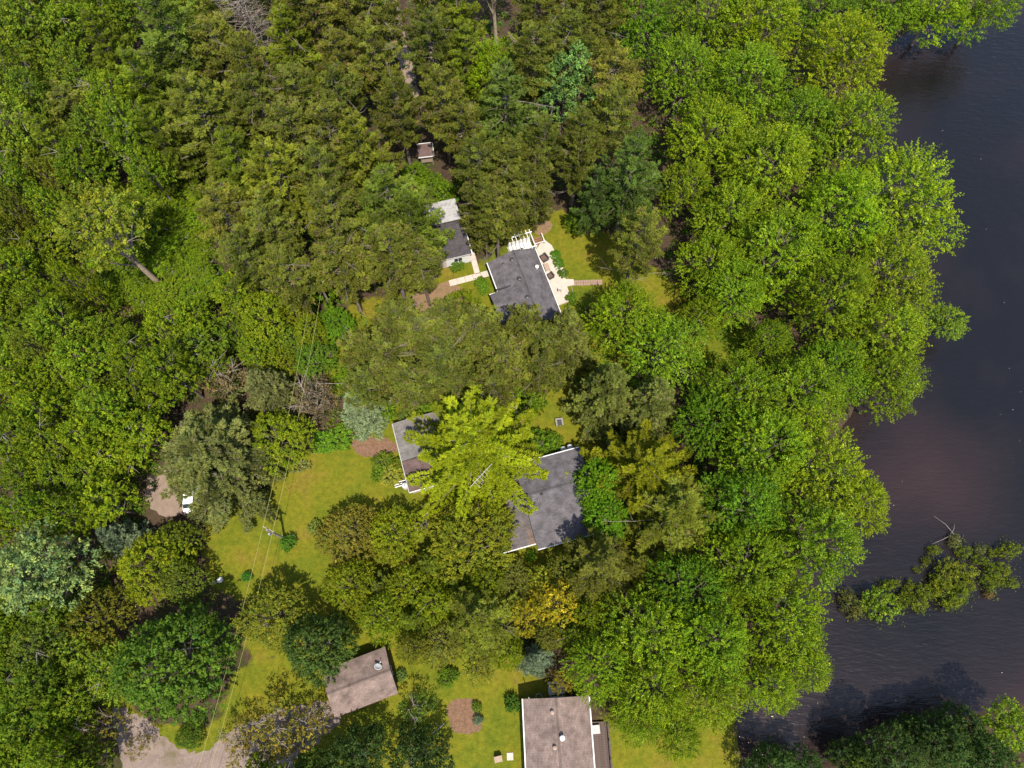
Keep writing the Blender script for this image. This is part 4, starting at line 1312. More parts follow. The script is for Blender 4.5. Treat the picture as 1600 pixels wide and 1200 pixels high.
def T(key, px, py, r, h, label=None, col=None, lean=(0, 0), var=None, group=None, sq=1.0):
    """a tree whose crown centre the photograph shows at (px, py), crown radius r picture pixels, h metres tall"""
    s = SP[key]
    i = s['n'] % len(s['var']) if var is None else var
    s['n'] += 1
    v = s['var'][i]
    sz = h / v['H']
    zc = v['cz'] * sz
    X, Y = at(px, py, zc)
    rm = r * depth_at(Y, zc) / FPX
    sc = rm / v['R']
    if s['name'] != 'tree' and key not in ('shrub', 'water', 'globe', 'scrub', 'dusk') and 150 < py < 1080 and not (px > 1470) and bank_dist([X], [Y])[0] > 3.2:
        # a trunk never stands in the river: step back to the bank
        for _ in range(60):
            X -= .35; Y -= .12
            if bank_dist([X], [Y])[0] < 2.2: break
    gap = .3 + .03 * h * (key not in ('shrub', 'globe', 'water'))
    for bo_, (ua, ub, va, vb) in FOOT:  # a trunk never stands inside a building
        c_, s_ = math.cos(bo_.rotation_euler.z), math.sin(bo_.rotation_euler.z)
        dx, dy = X - bo_.location.x, Y - bo_.location.y
        lu, lv = dx * c_ + dy * s_, -dx * s_ + dy * c_
        if ua - gap < lu < ub + gap and va - gap < lv < vb + gap:
            m_ = min((lu - ua + gap, 'a'), (ub + gap - lu, 'b'), (lv - va + gap, 'c'), (vb + gap - lv, 'd'))
            lu, lv = {'a': (ua - gap, lv), 'b': (ub + gap, lv), 'c': (lu, va - gap), 'd': (lu, vb + gap)}[m_[1]]
            X, Y = bo_.location.x + lu * c_ - lv * s_, bo_.location.y + lu * s_ + lv * c_
    z0 = 0.0
    bdv = float(bank_dist([X], [Y])[0])
    if bdv > -.8: z0 = -2.2 * min(1, max(0, (bdv + .8) / 3.2)) ** 1.5
    if key == 'water': z0 = -.45
    e = empty(s['name'], (X, Y, max(z0, -.6)), RT.uniform(0, 6.28))
    e.scale = (sc * sq, sc / sq, sz)
    if lean != (0, 0): e.rotation_euler = (lean[0], lean[1], e.rotation_euler.z); e.rotation_mode = 'ZYX'
    k = RT.uniform(-1, 1)
    hj = RT.uniform(-1, 1) * s['hue']
    c = col or s['color']
    f = 1 + k * s['jit']
    c = (c[0] * f * (1 + hj * 1.3), c[1] * f, c[2] * f * (1 - hj), 1)
    for n, me in v['parts']:
        o = bpy.data.objects.new(n, me)
        o.color = c if n == 'crown' else (1, 1, 1, 1)
        if n in ('bare_branches', 'twigs'): o['kind'] = 'stuff'
        link(o, e)
    e['category'] = s['cat']
    TREES.append(dict(o=e, key=key, px=px, py=py, r=r, h=h, label=label, k=k, group=group))
    return e


def TB(key, bx, by, r, h, label=None, col=None, **kw):
    """a tree placed by the foot of its trunk"""
    X, Y = at(bx, by)
    v = SP[key]['var'][0]
    p = topx(X, Y, v['cz'] * h / v['H'])
    return T(key, p[0], p[1], r, h, label, col, **kw)

# ---------------------------------------------------------------- the trees one by one (picture position, radius in pixels, height)
LIME = (.132, .192, .005); YEL = (.152, .196, .006); DEEP = (.085, .152, .006)
for a in [
    # river maples, from the top of the picture down
    ('map', 1000, 30, 68, 14, 'deep green maple at the top edge beside the pine stand', DEEP), ('map', 1105, 15, 75, 15, 'maple at the top edge, second from the pine stand', None),
    ('map', 1075, 110, 62, 14, 'maple directly below the deep green one at the top edge', None), ('map', 1190, 40, 75, 16, 'tall lime maple at the top edge left of the dark gap', LIME),
    ('map', 1170, 125, 72, 16, 'maple left of the yellowish one at the upper river bend', None), ('map', 1290, 5, 62, 12, 'deep green maple at the top edge above the river bend', DEEP),
    ('map', 1385, 0, 62, 12, 'maple hanging over the upper river bend', None), ('map', 1470, 0, 62, 12, 'maple at the top edge near the upper right corner', LIME), ('map', 1548, -2, 52, 12, 'maple nearest the upper right corner', None),
    ('map', 1320, 90, 78, 17, 'yellowish maple whose crown reaches over the upper river bend', YEL), ('map', 1255, 190, 68, 15, 'deep green maple inside the grove below the yellowish one', DEEP),
    ('map', 1335, 195, 70, 16, 'maple on the bank below the upper river bend', None), ('map', 1110, 205, 70, 15, 'yellow green maple beside the dark white pine', YEL), ('map', 1200, 255, 82, 17, 'broad yellow green maple in the upper part of the grove', YEL),
    ('map', 1420, 305, 98, 16, 'largest round maple bulging out over the river', LIME), ('map', 1310, 335, 82, 17, 'lime maple left of the one bulging over the river', LIME),
    ('map', 1142, 328, 62, 14, 'maple right of the pine beside the patio lawn', None), ('map', 1215, 390, 82, 16, 'lime maple in the middle of the grove', LIME), ('map', 1112, 410, 56, 13, 'maple right of the bare shaded ground below the pine', None),
    ('map', 1148, 448, 58, 13, 'maple just above the small bright clearing', None), ('map', 1398, 428, 76, 15, 'yellow green maple on the bank under the bulging one', YEL), ('map', 1300, 460, 72, 16, 'maple right of the small bright clearing', None),
    ('map', 1385, 520, 72, 14, 'yellow maple beside the small dull tree at the river', YEL), ('leafy', 1484, 498, 36, 7, 'small dull green tree standing furthest out at the river', (.105, .15, .012)),
    ('map', 1395, 590, 62, 13, 'maple on the bank above the brown shallows', None), ('map', 1305, 575, 62, 13, 'deep green maple behind the bank above the brown shallows', DEEP),
    ('map', 975, 490, 66, 13, 'lime maple just below the brick path', LIME), ('map', 1040, 540, 72, 13, 'bright maple left of the small clearing', None), ('map', 1095, 495, 40, 9, 'small maple between the lime maple and the small clearing', None),
    ('map', 1160, 612, 68, 15, 'maple directly below the small bright clearing', None), ('map', 1245, 620, 78, 15, 'lime maple above the brown shallows, second row from the river', LIME), ('map', 1115, 655, 62, 12, 'deep maple left of the lime ones above the golden pine', DEEP),
    ('map', 1200, 700, 80, 16, 'maple in the middle of the lower grove', None), ('map', 1290, 735, 82, 15, 'bright maple beside the brown shallows', LIME), ('map', 1374, 772, 52, 10, 'maple whose pointed crown reaches furthest over the brown shallows', YEL),
    ('map', 1160, 790, 72, 15, 'deep maple right of the golden pine', DEEP), ('map', 1274, 845, 84, 16, 'maple on the bank left of the flooded bushes', None), ('map', 1165, 885, 78, 15, 'maple below the golden pine, second from the water', None),
    ('map', 1080, 920, 70, 14, 'deep green maple below the olive white pine', DEEP), ('map', 1010, 985, 74, 14, 'maple above the roof of the brown house', None), ('map', 1110, 1000, 78, 15, 'broad maple in the lower grove', None),
    ('map', 1226, 968, 76, 14, 'lime maple on the lower bank', LIME), ('map', 1262, 1040, 50, 10, 'small maple at the lowest bend of the bank', None), ('map', 935, 1035, 60, 12, 'maple just above and right of the brown house', None),
    ('map', 1020, 1075, 66, 13, 'maple right of the brown house', None), ('map', 1110, 1075, 62, 12, 'maple above the dark grass by the lower bank', None), ('map', 1198, 1066, 52, 11, 'maple hanging over the lowest inlet', None),
    ('map', 1060, 1145, 42, 9, 'small maple standing lowest beside the grass bank', None), ('map', 1000, 1125, 40, 10, 'small maple touching the board deck', None),
    # bottom right, dark bank
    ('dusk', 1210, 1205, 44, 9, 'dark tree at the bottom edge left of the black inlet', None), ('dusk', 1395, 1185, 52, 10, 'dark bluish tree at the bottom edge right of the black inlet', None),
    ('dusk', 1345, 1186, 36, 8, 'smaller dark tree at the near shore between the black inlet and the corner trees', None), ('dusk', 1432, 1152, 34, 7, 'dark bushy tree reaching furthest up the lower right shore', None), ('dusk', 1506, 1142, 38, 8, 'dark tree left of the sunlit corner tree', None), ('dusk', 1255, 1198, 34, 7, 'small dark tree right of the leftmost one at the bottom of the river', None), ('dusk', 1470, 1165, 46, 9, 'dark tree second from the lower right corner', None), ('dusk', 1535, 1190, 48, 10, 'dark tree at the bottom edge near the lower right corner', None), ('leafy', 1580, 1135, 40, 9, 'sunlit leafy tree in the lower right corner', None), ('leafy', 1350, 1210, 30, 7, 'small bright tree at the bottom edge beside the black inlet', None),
    # pines by the patio lawn
    ('whitepine', 985, 265, 56, 22, 'dark white pine at the head of the patio lawn', (.085, .125, .02)), ('redpine', 1000, 372, 48, 19, 'olive pine right of the patio lawn', None), ('whitepine', 930, 300, 32, 16, 'slim dark pine above the patio lawn', (.07, .11, .02)),
    ('redpine', 585, 85, 46, 19, 'olive pine left of the sandy lane in the stand', None), ('redpine', 672, 62, 46, 19, 'olive pine right of the sandy lane in the stand', None), ('redpine', 622, 165, 44, 19, 'olive pine at the lower end of the sandy lane', None), ('redpine', 690, 150, 44, 19, 'olive pine above and right of the small hut, by the lane end', None), ('redpine', 960, 180, 46, 20, None, None), ('redpine', 905, 215, 42, 20, None, None), ('shrub', 672, 286, 22, 2.5, 'green shrub in front of the small hut in the pines', None), ('shrub', 694, 300, 20, 2.2, 'green shrub right of the pale metal roof shed, under the pines', None), ('shrub', 648, 272, 20, 2.2, 'green shrub at the left foot of the small hut', None),
    ('shrub', 900, 345, 20, 3, 'dark green shrub at the top edge of the patio lawn', None), ('redpine', 905, 245, 34, 18, None, None),
    ('whitepine', 790, 165, 68, 22, 'spreading green white pine below the leafy tree in the pine stand', (.095, .13, .02)), ('map', 775, 110, 46, 15, 'bright leafy tree among the pines at the top', LIME), ('silver', 882, 125, 56, 17, 'silvery leaved tree inside the pine stand', (.10, .18, .04)),
    ('redpine', 800, 262, 50, 20, None, None), ('redpine', 748, 258, 46, 20, None, None), ('redpine', 776, 326, 40, 17, 'olive red pine standing between the garage and the pergola', None), ('redpine', 806, 306, 38, 17, 'olive red pine just above the pergola', None),
    ('redpine', 756, 320, 24, 18, 'slim red pine directly right of the garage roof', None), ('redpine', 850, 228, 40, 19, None, None),
    # bright pines, upper middle
    ('whitepine', 565, 235, 54, 21, 'bright white pine standing out of the pine stand', (.15, .165, .016)), ('whitepine', 435, 275, 72, 21, 'broad bright white pine left of centre in the pines', (.14, .16, .015)), ('whitepine', 610, 315, 70, 20, 'broad green white pine left of the pale metal roof', (.10, .14, .016)),
    ('redpine', 520, 330, 52, 19, None, None), ('redpine', 420, 350, 52, 18, None, None), ('redpine', 610, 395, 58, 19, 'broad olive pine left of the garage', None), ('redpine', 530, 410, 52, 18, None, None), ('redpine', 450, 425, 50, 18, 'olive pine above the pole by the dirt path', None),
    ('whitepine', 642, 345, 42, 18, 'green pine whose branches lie over the garage roof', (.10, .14, .014)), ('redpine', 655, 405, 40, 17, 'olive pine touching the white garage wall', None),
    ('redpine', 380, 400, 46, 18, None, None),
    # upper left
    ('whitepine', 270, 55, 82, 22, 'large white pine at the top edge left of the bare tree', (.10, .13, .016)), ('whitepine', 318, 178, 82, 21, 'large yellowish white pine below the top left group', (.13, .145, .018)), ('whitepine', 225, 130, 48, 19, None, None), ('whitepine', 250, 215, 44, 18, None, None),
    ('bare', 385, 25, 46, 17, 'leafless pale grey tree at the top edge of the pines', None),
    # hedge like row of pines in the middle
    ('redpine', 600, 555, 60, 14, 'olive pine at the left end of the row above the outbuilding', None), ('redpine', 655, 520, 50, 14, 'olive pine second from the left in the row', None), ('redpine', 690, 570, 54, 14, 'olive pine in the row, right above the bright pine', None),
    ('redpine', 742, 512, 50, 14, 'olive pine below the roof of the cottage', None), ('redpine', 790, 560, 52, 14, 'olive pine in the row above the green shrubs', None), ('redpine', 822, 506, 42, 13, 'olive pine touching the lower eave of the cottage', None), ('redpine', 845, 575, 40, 13, 'olive pine at the right end of the row', None),
    ('redpine', 570, 600, 44, 13, 'olive pine at the lower left of the row, above the outbuilding', None), ('redpine', 640, 595, 46, 13, 'olive pine in the lower part of the row, third from its left', None), ('redpine', 715, 600, 44, 13, 'olive pine in the lower part of the row, just above the bright pine tip', None), ('redpine', 770, 605, 42, 12, 'olive pine low in the row, left of the green shrubs', None), ('redpine', 695, 500, 42, 13, 'olive pine left of the cottage, at the top of the row', None), ('redpine', 620, 500, 46, 13, 'olive pine at the upper left of the row', None), ('redpine', 765, 535, 40, 13, 'olive pine in the middle of the row below the cottage', None), ('redpine', 850, 535, 38, 13, 'olive pine between the row and the spruce below the patio', None), ('redpine', 560, 545, 40, 13, 'olive pine at the far left end of the row beside the dirt path', None),
    ('shrub', 660, 620, 26, 2.2, 'green shrub at the foot of the pine row above the outbuilding', None), ('shrub', 720, 630, 24, 2.2, 'green shrub between the pine row and the bright pine', None), ('shrub', 545, 590, 22, 2, 'green shrub left of the pine row above the blue spruce', None), ('shrub', 600, 640, 20, 1.8, 'green shrub right of the blue spruce', None),
    ('spruce', 884, 520, 46, 15, 'grey green spruce below the patio', None), ('spruce', 950, 608, 54, 17, 'broad grey spruce right of the lawn above the grey house', None), ('spruce', 1018, 625, 50, 15, 'grey spruce beside the deep maple', (.130, .148, .032)),
    ('dome', 720, 480, 36, 8, 'yellow green tree at the left corner of the cottage', None), ('shrub', 825, 625, 28, 3, 'green shrub beside the upper lawn of the grey house', None), ('shrub', 790, 640, 24, 2.5, 'green shrub above the bright pine', None), ('shrub', 845, 693, 26, 2, 'green shrub bed against the upper eave of the grey house', None), ('shrub', 865, 690, 14, 1.5, 'small shrub beside the propane tanks', None),
    # middle left
    ('leafy', 310, 545, 50, 10, 'bright rounded leafy tree left of the dirt path trees', (.10, .15, .009)), ('dome', 412, 495, 48, 10, 'yellow green rounded tree above the spruce by the wires', None), ('globe', 523, 508, 34, 3.8, 'clipped round green shrub at the end of the dirt path', None),
    ('dome', 490, 560, 34, 6, 'rounded green tree between the wires and the dirt path', (.08, .145, .010)), ('scrub', 345, 590, 40, 6, 'brownish grey shrub left of the spruce by the wires', None), ('spruce', 415, 605, 44, 12, 'yellowish grey spruce under the wires', (.125, .13, .04)),
    ('scrub', 490, 622, 38, 6, 'dull brown bush between the spruce and the blue spruce', (.12, .095, .055)), ('bluespruce', 562, 632, 42, 10, 'pale blue spruce at the top of the main lawn', None), ('dome', 438, 685, 54, 9, 'large yellow green dome at the top left of the main lawn', None),
    ('bigspruce', 328, 706, 96, 16, 'biggest grey green spruce, spreading over the parked car', (.12, .135, .038)), ('leafy', 400, 545, 30, 8, None, None),
    ('goldpine', 741, 690, 97, 20, 'bright yellow green pine spreading over the outbuilding roof', None), ('dome', 738, 845, 78, 10, 'large olive dome shaped tree left of the grey house', (.130, .142, .008)), ('dome', 545, 835, 54, 7, 'yellowish rounded tree in the middle of the main lawn', (.15, .14, .018)), ('dome', 615, 835, 50, 7.5, 'rounded tree just left of the pink shell chair', None),
    ('dark', 930, 756, 44, 9, 'dense bright green tree against the river side of the grey house', (.085, .178, .007)), ('dark', 934, 812, 42, 8, 'smaller dense green tree at the lower right corner of the grey house', (.085, .172, .007)),
    ('goldpine', 1010, 735, 78, 17, 'golden green pine right of the rowing boat', (.18, .19, .009)), ('whitepine', 1055, 800, 78, 18, 'broad olive white pine below the golden one', (.145, .158, .016)), ('whitepine', 940, 885, 58, 16, 'olive pine below the grey house', (.125, .135, .02)),
    ('yellow', 868, 945, 46, 10, 'orange yellow tree below the grey house', None), ('yellow', 822, 962, 34, 9, 'smaller orange yellow tree left of the bigger one below the grey house', None), ('yellow', 845, 905, 28, 7, 'sparse yellowish tree top just below the grey house', (.17, .185, .012)), ('bluespruce', 836, 1030, 34, 9, 'grey blue spruce above the brown house', (.14, .17, .10)), ('whitepine', 750, 970, 64, 15, 'feathery green pine left of the orange yellow tree', (.135, .155, .016)),
    ('dome', 640, 920, 46, 8, 'yellow green tree above the dish shed, right one of a pair', None), ('dome', 545, 915, 46, 8, None, None), ('dome', 425, 963, 60, 8.5, 'yellow green tree at the bottom end of the main lawn', (.13, .14, .012)),
    ('dark', 494, 1012, 60, 11, 'dark green tree left of the dish shed', (.055, .085, .014)), ('dome', 600, 965, 46, 8, 'yellow green tree directly above the dish shed', None), ('dome', 690, 1000, 42, 7, 'yellow green tree above the brown garden bed', (.12, .125, .018)), ('dome', 680, 945, 40, 8, None, None),
    ('yellow', 745, 1045, 30, 6, 'low yellowish tree above the garden bed', (.15, .15, .015)), ('dome', 800, 905, 36, 6, None, (.12, .13, .02)),
    # lower left
    ('bluespruce', 180, 838, 36, 8, 'small blue spruce left of the yellow green trees', (.13, .18, .11)), ('dome', 272, 848, 40, 6, 'yellow green tree just below the parking spot', (.11, .14, .010)), ('dome', 235, 885, 60, 9, 'broad yellow green tree below the small blue spruce', None), ('dome', 282, 906, 42, 7.5, 'dark yellow green tree left of the main lawn', (.09, .115, .012)),
    ('dome', 148, 965, 54, 9, 'yellow green tree left of the big dark tree', (.135, .13, .012)), ('silver', 55, 890, 74, 16, 'silvery poplar at the left edge', None), ('dark', 265, 1040, 98, 14, 'biggest dark green tree, beside the gravel drive', (.062, .108, .009), (0, 0), 0), ('dark', 295, 1150, 24, 3, 'low dark shrub below the biggest dark green tree', (.06, .108, .009)),
    ('sparse', 155, 1135, 36, 6, 'sparse brownish tree left of the gravel drive', None), ('sparse', 430, 1130, 46, 8, 'sparse brownish tree right of the gravel drive', None), ('sparse', 395, 1180, 40, 6, None, None), ('sparse', 455, 1168, 46, 7, 'sparse brownish tree at the lower edge right of the gravel drive', None), ('sparse', 372, 1150, 34, 5, 'sparse scrub tree over the right half of the gravel drive', None), ('sparse', 490, 1130, 34, 5, 'sparse scrub tree in front of the dish shed', None), ('sparse', 215, 1165, 22, 4, 'thin twiggy scrub over the gravel drive', None),
    ('leafy', 60, 1010, 52, 12, 'leafy tree below the silvery poplar', (.08, .115, .012)), ('leafy', 40, 1120, 58, 12, None, None), ('leafy', 110, 1090, 42, 9, None, None), ('leafy', 130, 1190, 36, 8, None, (.10, .14, .010)), ('leafy', 30, 1195, 40, 10, None, None),
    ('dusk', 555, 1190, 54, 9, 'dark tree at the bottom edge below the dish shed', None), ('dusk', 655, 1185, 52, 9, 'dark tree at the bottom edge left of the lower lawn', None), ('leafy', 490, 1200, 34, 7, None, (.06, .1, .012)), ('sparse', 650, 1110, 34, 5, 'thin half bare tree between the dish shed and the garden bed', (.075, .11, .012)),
    # small shrubs round the gardens
    ('shrub', 450, 848, 13, 1.6, 'round shrub at the foot of the lawn pole', (.06, .14, .012)), ('shrub', 386, 901, 8, .9, 'tiny bright green shrub at the lower end of the main lawn', (.05, .17, .02)), ('shrub', 600, 722, 17, 1.2, 'leafy border plants below the mulch bed', (.11, .15, .012)), ('shrub', 612, 742, 18, 1.2, 'pale flowering border plant left of the brown roof', (.20, .22, .03)),
    ('shrub', 592, 740, 13, 1.0, 'dark green border plant left of the brown roof', None), ('shrub', 622, 727, 12, 1.2, 'light green border plant against the outbuilding', (.12, .17, .012)), ('shrub', 530, 685, 22, 1.6, 'bright green plants right of the big lawn dome', (.08, .16, .01)), ('shrub', 505, 690, 18, 1.3, 'bright green plants next to the big lawn dome', (.085, .17, .01)),
    ('shrub', 640, 655, 18, 1.4, 'white flowering shrub above the outbuilding', (.12, .17, .03)), ('shrub', 670, 652, 20, 1.5, 'green shrub above the outbuilding beside the bright pine', None), ('shrub', 492, 825, 12, 1.0, 'pale green plant left of the yellowish tree on the lawn', (.13, .17, .03)), ('shrub', 566, 888, 16, 1.2, 'green plants below the yellowish tree on the lawn', None),
    ('shrub', 826, 858, 9, 1, 'small bright shrub at the lower step of the grey house roof', (.08, .17, .01)), ('shrub', 745, 1105, 8, .8, 'small plant at the upper right corner of the garden bed', (.1, .16, .012)), ('shrub', 747, 1125, 8, .8, 'bluish plant at the right edge of the garden bed', (.12, .17, .09)), ('shrub', 801, 1100, 14, 1.4, 'dark shrub left of the upper corner of the brown house', (.06, .12, .012)),
    ('shrub', 627, 1055, 9, .8, 'low plants along the river side of the dish shed', (.09, .14, .03)), ('shrub', 700, 1058, 16, 1, 'low green plants above the garden bed', None), ('shrub', 868, 398, 9, .7, 'upper green plant in the bed along the patio', (.07, .16, .008)), ('shrub', 873, 411, 9, .7, 'middle green plant in the bed along the patio', (.07, .16, .008)), ('shrub', 880, 427, 8, .7, 'lower green plant in the bed along the patio', (.08, .15, .01)),
    ('shrub', 767, 436, 10, .9, 'green plant at the gutter corner of the cottage', (.09, .17, .01)), ('shrub', 768, 447, 9, .9, 'green plant beside the gutter of the cottage', (.09, .17, .01)), ('shrub', 893, 464, 9, .8, 'green plant at the lower end of the patio', None), ('shrub', 712, 407, 11, .9, 'low green plant along the white garage wall', None),
    ('yellow', 940, 1120, 26, 5, 'small yellow green tree above the board deck', (.13, .15, .012)), ('yellow', 880, 1065, 24, 5, 'yellowish bush above the brown house roof', (.15, .13, .012)),
]:
    T(*a)
TB('limbed', 252, 445, 88, 20, 'broad yellowish leafy tree on bare leaning limbs in the left wood')
for a in ((795, 374, 40, 18, 'low branched olive pine at the upper eave of the cottage'), (762, 392, 36, 18, 'low branched olive pine at the upper left corner of the cottage'), (832, 352, 36, 17, 'low branched olive pine behind the white pergola'), (775, 350, 38, 18, 'low branched olive pine between the shed roof and the pergola'), (742, 372, 26, 16, 'slim low branched pine against the right side of the garage')):
    TB('lowpine', *a)
TB('limbed', 776, 74, 60, 22, 'tree with a pale bare trunk at the top edge above the pine stand', (.10, .15, .009))

for a in (('leafy', 425, 1275, 60, 14, 'tall tree just below the lower edge beside the gravel drive'), ('leafy', 495, 1290, 60, 14, 'tall tree below the lower edge under the dish shed'), ('leafy', 400, 1225, 40, 9, 'leafy tree at the lower edge over the gravel drive')):
    T(*a)

# flooded bushes in the river
for k, (px, py, r, h, c, lb) in enumerate([
    (1333, 945, 19, 1.7, (.085, .095, .02), 'reddish green flooded bush at the left end of the patch'), (1376, 945, 27, 2.6, (.105, .145, .008), 'largest bright flooded bush, second from the left'), (1388, 915, 10, 1.2, None, 'small flooded tuft on top of the largest bush'),
    (1412, 938, 13, 1.4, None, None), (1438, 940, 15, 1.5, None, None), (1452, 925, 14, 1.4, None, None), (1420, 928, 10, 1.1, None, None), (1478, 928, 19, 1.9, None, 'broad flooded bush at the lower middle of the patch'), (1502, 930, 15, 1.5, None, None),
    (1482, 895, 20, 2.0, (.11, .13, .010), 'broad flooded bush in the upper middle of the patch'), (1508, 890, 15, 1.6, (.125, .14, .008), None), (1500, 908, 13, 1.4, None, None), (1462, 858, 9, 1.0, None, None), (1494, 845, 10, 1.2, (.11, .12, .03), 'small flooded bush touching the dead branches'), (1508, 862, 11, 1.1, None, None),
    (1533, 875, 10, 1.2, None, None), (1535, 858, 8, 1.0, (.11, .12, .03), None), (1580, 858, 15, 1.5, None, 'lone round flooded bush at the right edge'), (1552, 890, 12, 1.3, None, None), (1570, 888, 11, 1.2, None, None), (1545, 910, 11, 1.2, None, None), (1562, 908, 10, 1.1, None, None), (1583, 910, 9, 1.0, None, 'flooded tuft nearest the right edge'),
    (1400, 912, 8, .9, None, None), (1548, 928, 7, .8, (.16, .11, .03), 'small brownish flooded tuft below the right hand bushes'), (1435, 890, 5, .6, None, 'tiny isolated flooded tuft left of the patch'), (1450, 875, 7, .8, None, None), (1425, 912, 7, .8, None, None), (1515, 912, 10, 1.1, None, None), (1466, 908, 11, 1.1, None, None), (1490, 945, 9, 1.0, None, None), (1555, 863, 7, .8, None, None)]):
    T('water', px, py, r * 1.0, h * .85, lb, c, group='flooded bushes in the river', sq=(.78, 1.0, 1.22, .88, 1.1)[k % 5])
# dead branches in the river by the bushes
sn = empty('dead_branches', (*at(1483, 838), -.5), 0, label='pale dead branches sticking out of the river above the flooded bushes', cat='branch')
for (a, b) in (((1457, 850), (1487, 836)), ((1460, 806), (1492, 834)), ((1493, 818), (1484, 838)), ((1484, 838), (1502, 846))):
    (ax, ay), (bx_, by) = at(*a, 0), at(*b, 0)
    o_ = sn.location
    MB().tube([(ax - o_.x, ay - o_.y, .35), ((ax + bx_) / 2 - o_.x, (ay + by) / 2 - o_.y, .75), (bx_ - o_.x, by - o_.y, .25)], [.015, .03, .05], 6).build('branch', M['twig'], sn)
# broken trunk under the spruce by the wires, dead saplings at the bottom
b0 = at(455, 648); b1 = at(444, 632, 2.2)
MB().tube([(*b0, -.1), ((b0[0] + b1[0]) / 2, (b0[1] + b1[1]) / 2, 1.1), (*b1, 2.2)], [.24, .22, .19], 9).build('broken_trunk', M['white'], None, label='pale broken tree trunk beside the spruce under the wires', cat='trunk')
for (px, py, dx, dy, lb) in ((645, 1140, 10, -34, 'white dead sapling beside the dish shed'), (676, 1145, 18, -14, 'thin dead sapling left of the garden bed')):
    x0, y0 = at(px, py); x1, y1 = at(px + dx, py + dy, 2.6)
    e = empty('dead_sapling', (x0, y0, 0), 0, label=lb, cat='sapling')
    d = Vector((x1 - x0, y1 - y0, 2.6))
    MB().tube([(0, 0, -.1), d * .5 + Vector((.1, 0, 0)), d], [.07, .05, .02], 6).build('stem', M['white'], e)
    for k in range(3):
        q = d * (.45 + .17 * k); MB().tube([q, q + Vector((.5 * (-1) ** k, .5, .5))], [.035, .015], 5).build('twig', M['twig'], e)

# ---------------------------------------------------------------- the woods between them: every tree still a tree of its own
FR = random.Random(5)
KEEP_CLEAR = [(290, 268, 26), (348, 272, 24), (20, 250, 34), (195, 240, 20), (1066, 340, 40), (1062, 425, 44), (1178, 500, 30), (1142, 530, 48), (1262, 530, 36), (1225, 560, 34), (1385, 335, 20), (1012, 90, 40), (1150, 840, 30), (1040, 880, 26), (960, 690, 60), (1040, 700, 30), (1330, 250, 18), (1200, 190, 26), (248, 765, 72), (215, 730, 50), (390, 545, 18), (895, 345, 34), (1015, 440, 30), (600, -20, 26), (615, 30, 26), (630, 80, 26), (642, 130, 26), (776, 15, 52), (780, 62, 46), (770, -20, 46), (666, 232, 64), (672, 280, 44), (250, 440, 22), (215, 370, 62), (245, 425, 56), (185, 330, 50), (300, 345, 30), (160, 300, 60), (485, 480, 26), (695, 290, 26), (570, 485, 24)]


def stand(poly, mix, spacing, rr, hh, tries=4000, own=.62):
    n = 0
    for _ in range(tries):
        x = FR.uniform(min(p[0] for p in poly), max(p[0] for p in poly))
        y = FR.uniform(min(p[1] for p in poly), max(p[1] for p in poly))
        if not in_poly(np.array([x]), np.array([y]), poly)[0]: continue
        if any((hh[1] > 6 or q[2] == 22) and (q[0] - x) ** 2 + (q[1] - y) ** 2 < q[2] ** 2 for q in KEEP_CLEAR): continue
        if any((t['px'] - x) ** 2 + (t['py'] - y) ** 2 < max(spacing, own * (t['r'] + rr[0])) ** 2 for t in TREES): continue
        key = FR.choices([m[0] for m in mix], [m[1] for m in mix])[0]
        c = FR.choice([None] + [m[2] for m in mix if m[0] == key and len(m) > 2])
        T(key, x, y, FR.uniform(*rr), FR.uniform(*hh), None, c)
        n += 1
    return n


n1 = stand([(330, -30), (960, -30), (1000, 120), (940, 190), (900, 330), (700, 300), (650, 420), (400, 460), (350, 330), (340, 200)], [('redpine', 8, (.128, .138, .020)), ('whitepine', 2)], 48, (42, 56), (17, 21), own=.58)
n2 = stand([(-40, -40), (340, -40), (350, 240), (180, 220), (-40, 250)], [('leafy', 6, (.10, .145, .010)), ('whitepine', 4), ('redpine', 2)], 42, (38, 55), (13, 19))
n0 = stand([(150, 290), (330, 290), (330, 470), (150, 470)], [('leafy', 1, (.10, .16, .006))], 22, (20, 27), (2.4, 3.4), own=.5)
n3 = stand([(-40, 240), (200, 230), (360, 300), (380, 450), (270, 620), (230, 800), (140, 830), (-40, 840)], [('leafy', 8, (.118, .165, .006), (.088, .138, .008)), ('dome', 1, (.11, .13, .012))], 34, (32, 48), (9, 15))
n4 = stand([(-40, 950), (120, 960), (180, 1040), (150, 1230), (-40, 1230)], [('leafy', 1, (.10, .145, .010))], 40, (34, 48), (8, 13))
n5 = stand([(360, 440), (500, 450), (480, 580), (380, 600)], [('dome', 2, (.09, .14, .010)), ('shrub', 1)], 34, (26, 36), (5, 9))
n6 = stand([(700, 880), (1000, 880), (900, 1010), (700, 1040), (560, 980), (600, 900)], [('dome', 2, (.12, .13, .014)), ('whitepine', 1, (.12, .14, .016))], 36, (28, 38), (6, 10))
n7 = stand([(1000, 0), (1240, 0), (1300, 300), (1300, 620), (1280, 900), (1100, 1050), (1040, 900), (1080, 600), (1040, 400)], [('map', 1)], 50, (34, 44), (9, 12), own=.8)
print('stand trees', n1, n2, n3, n4, n5, n6, n7, 'all', len(TREES))

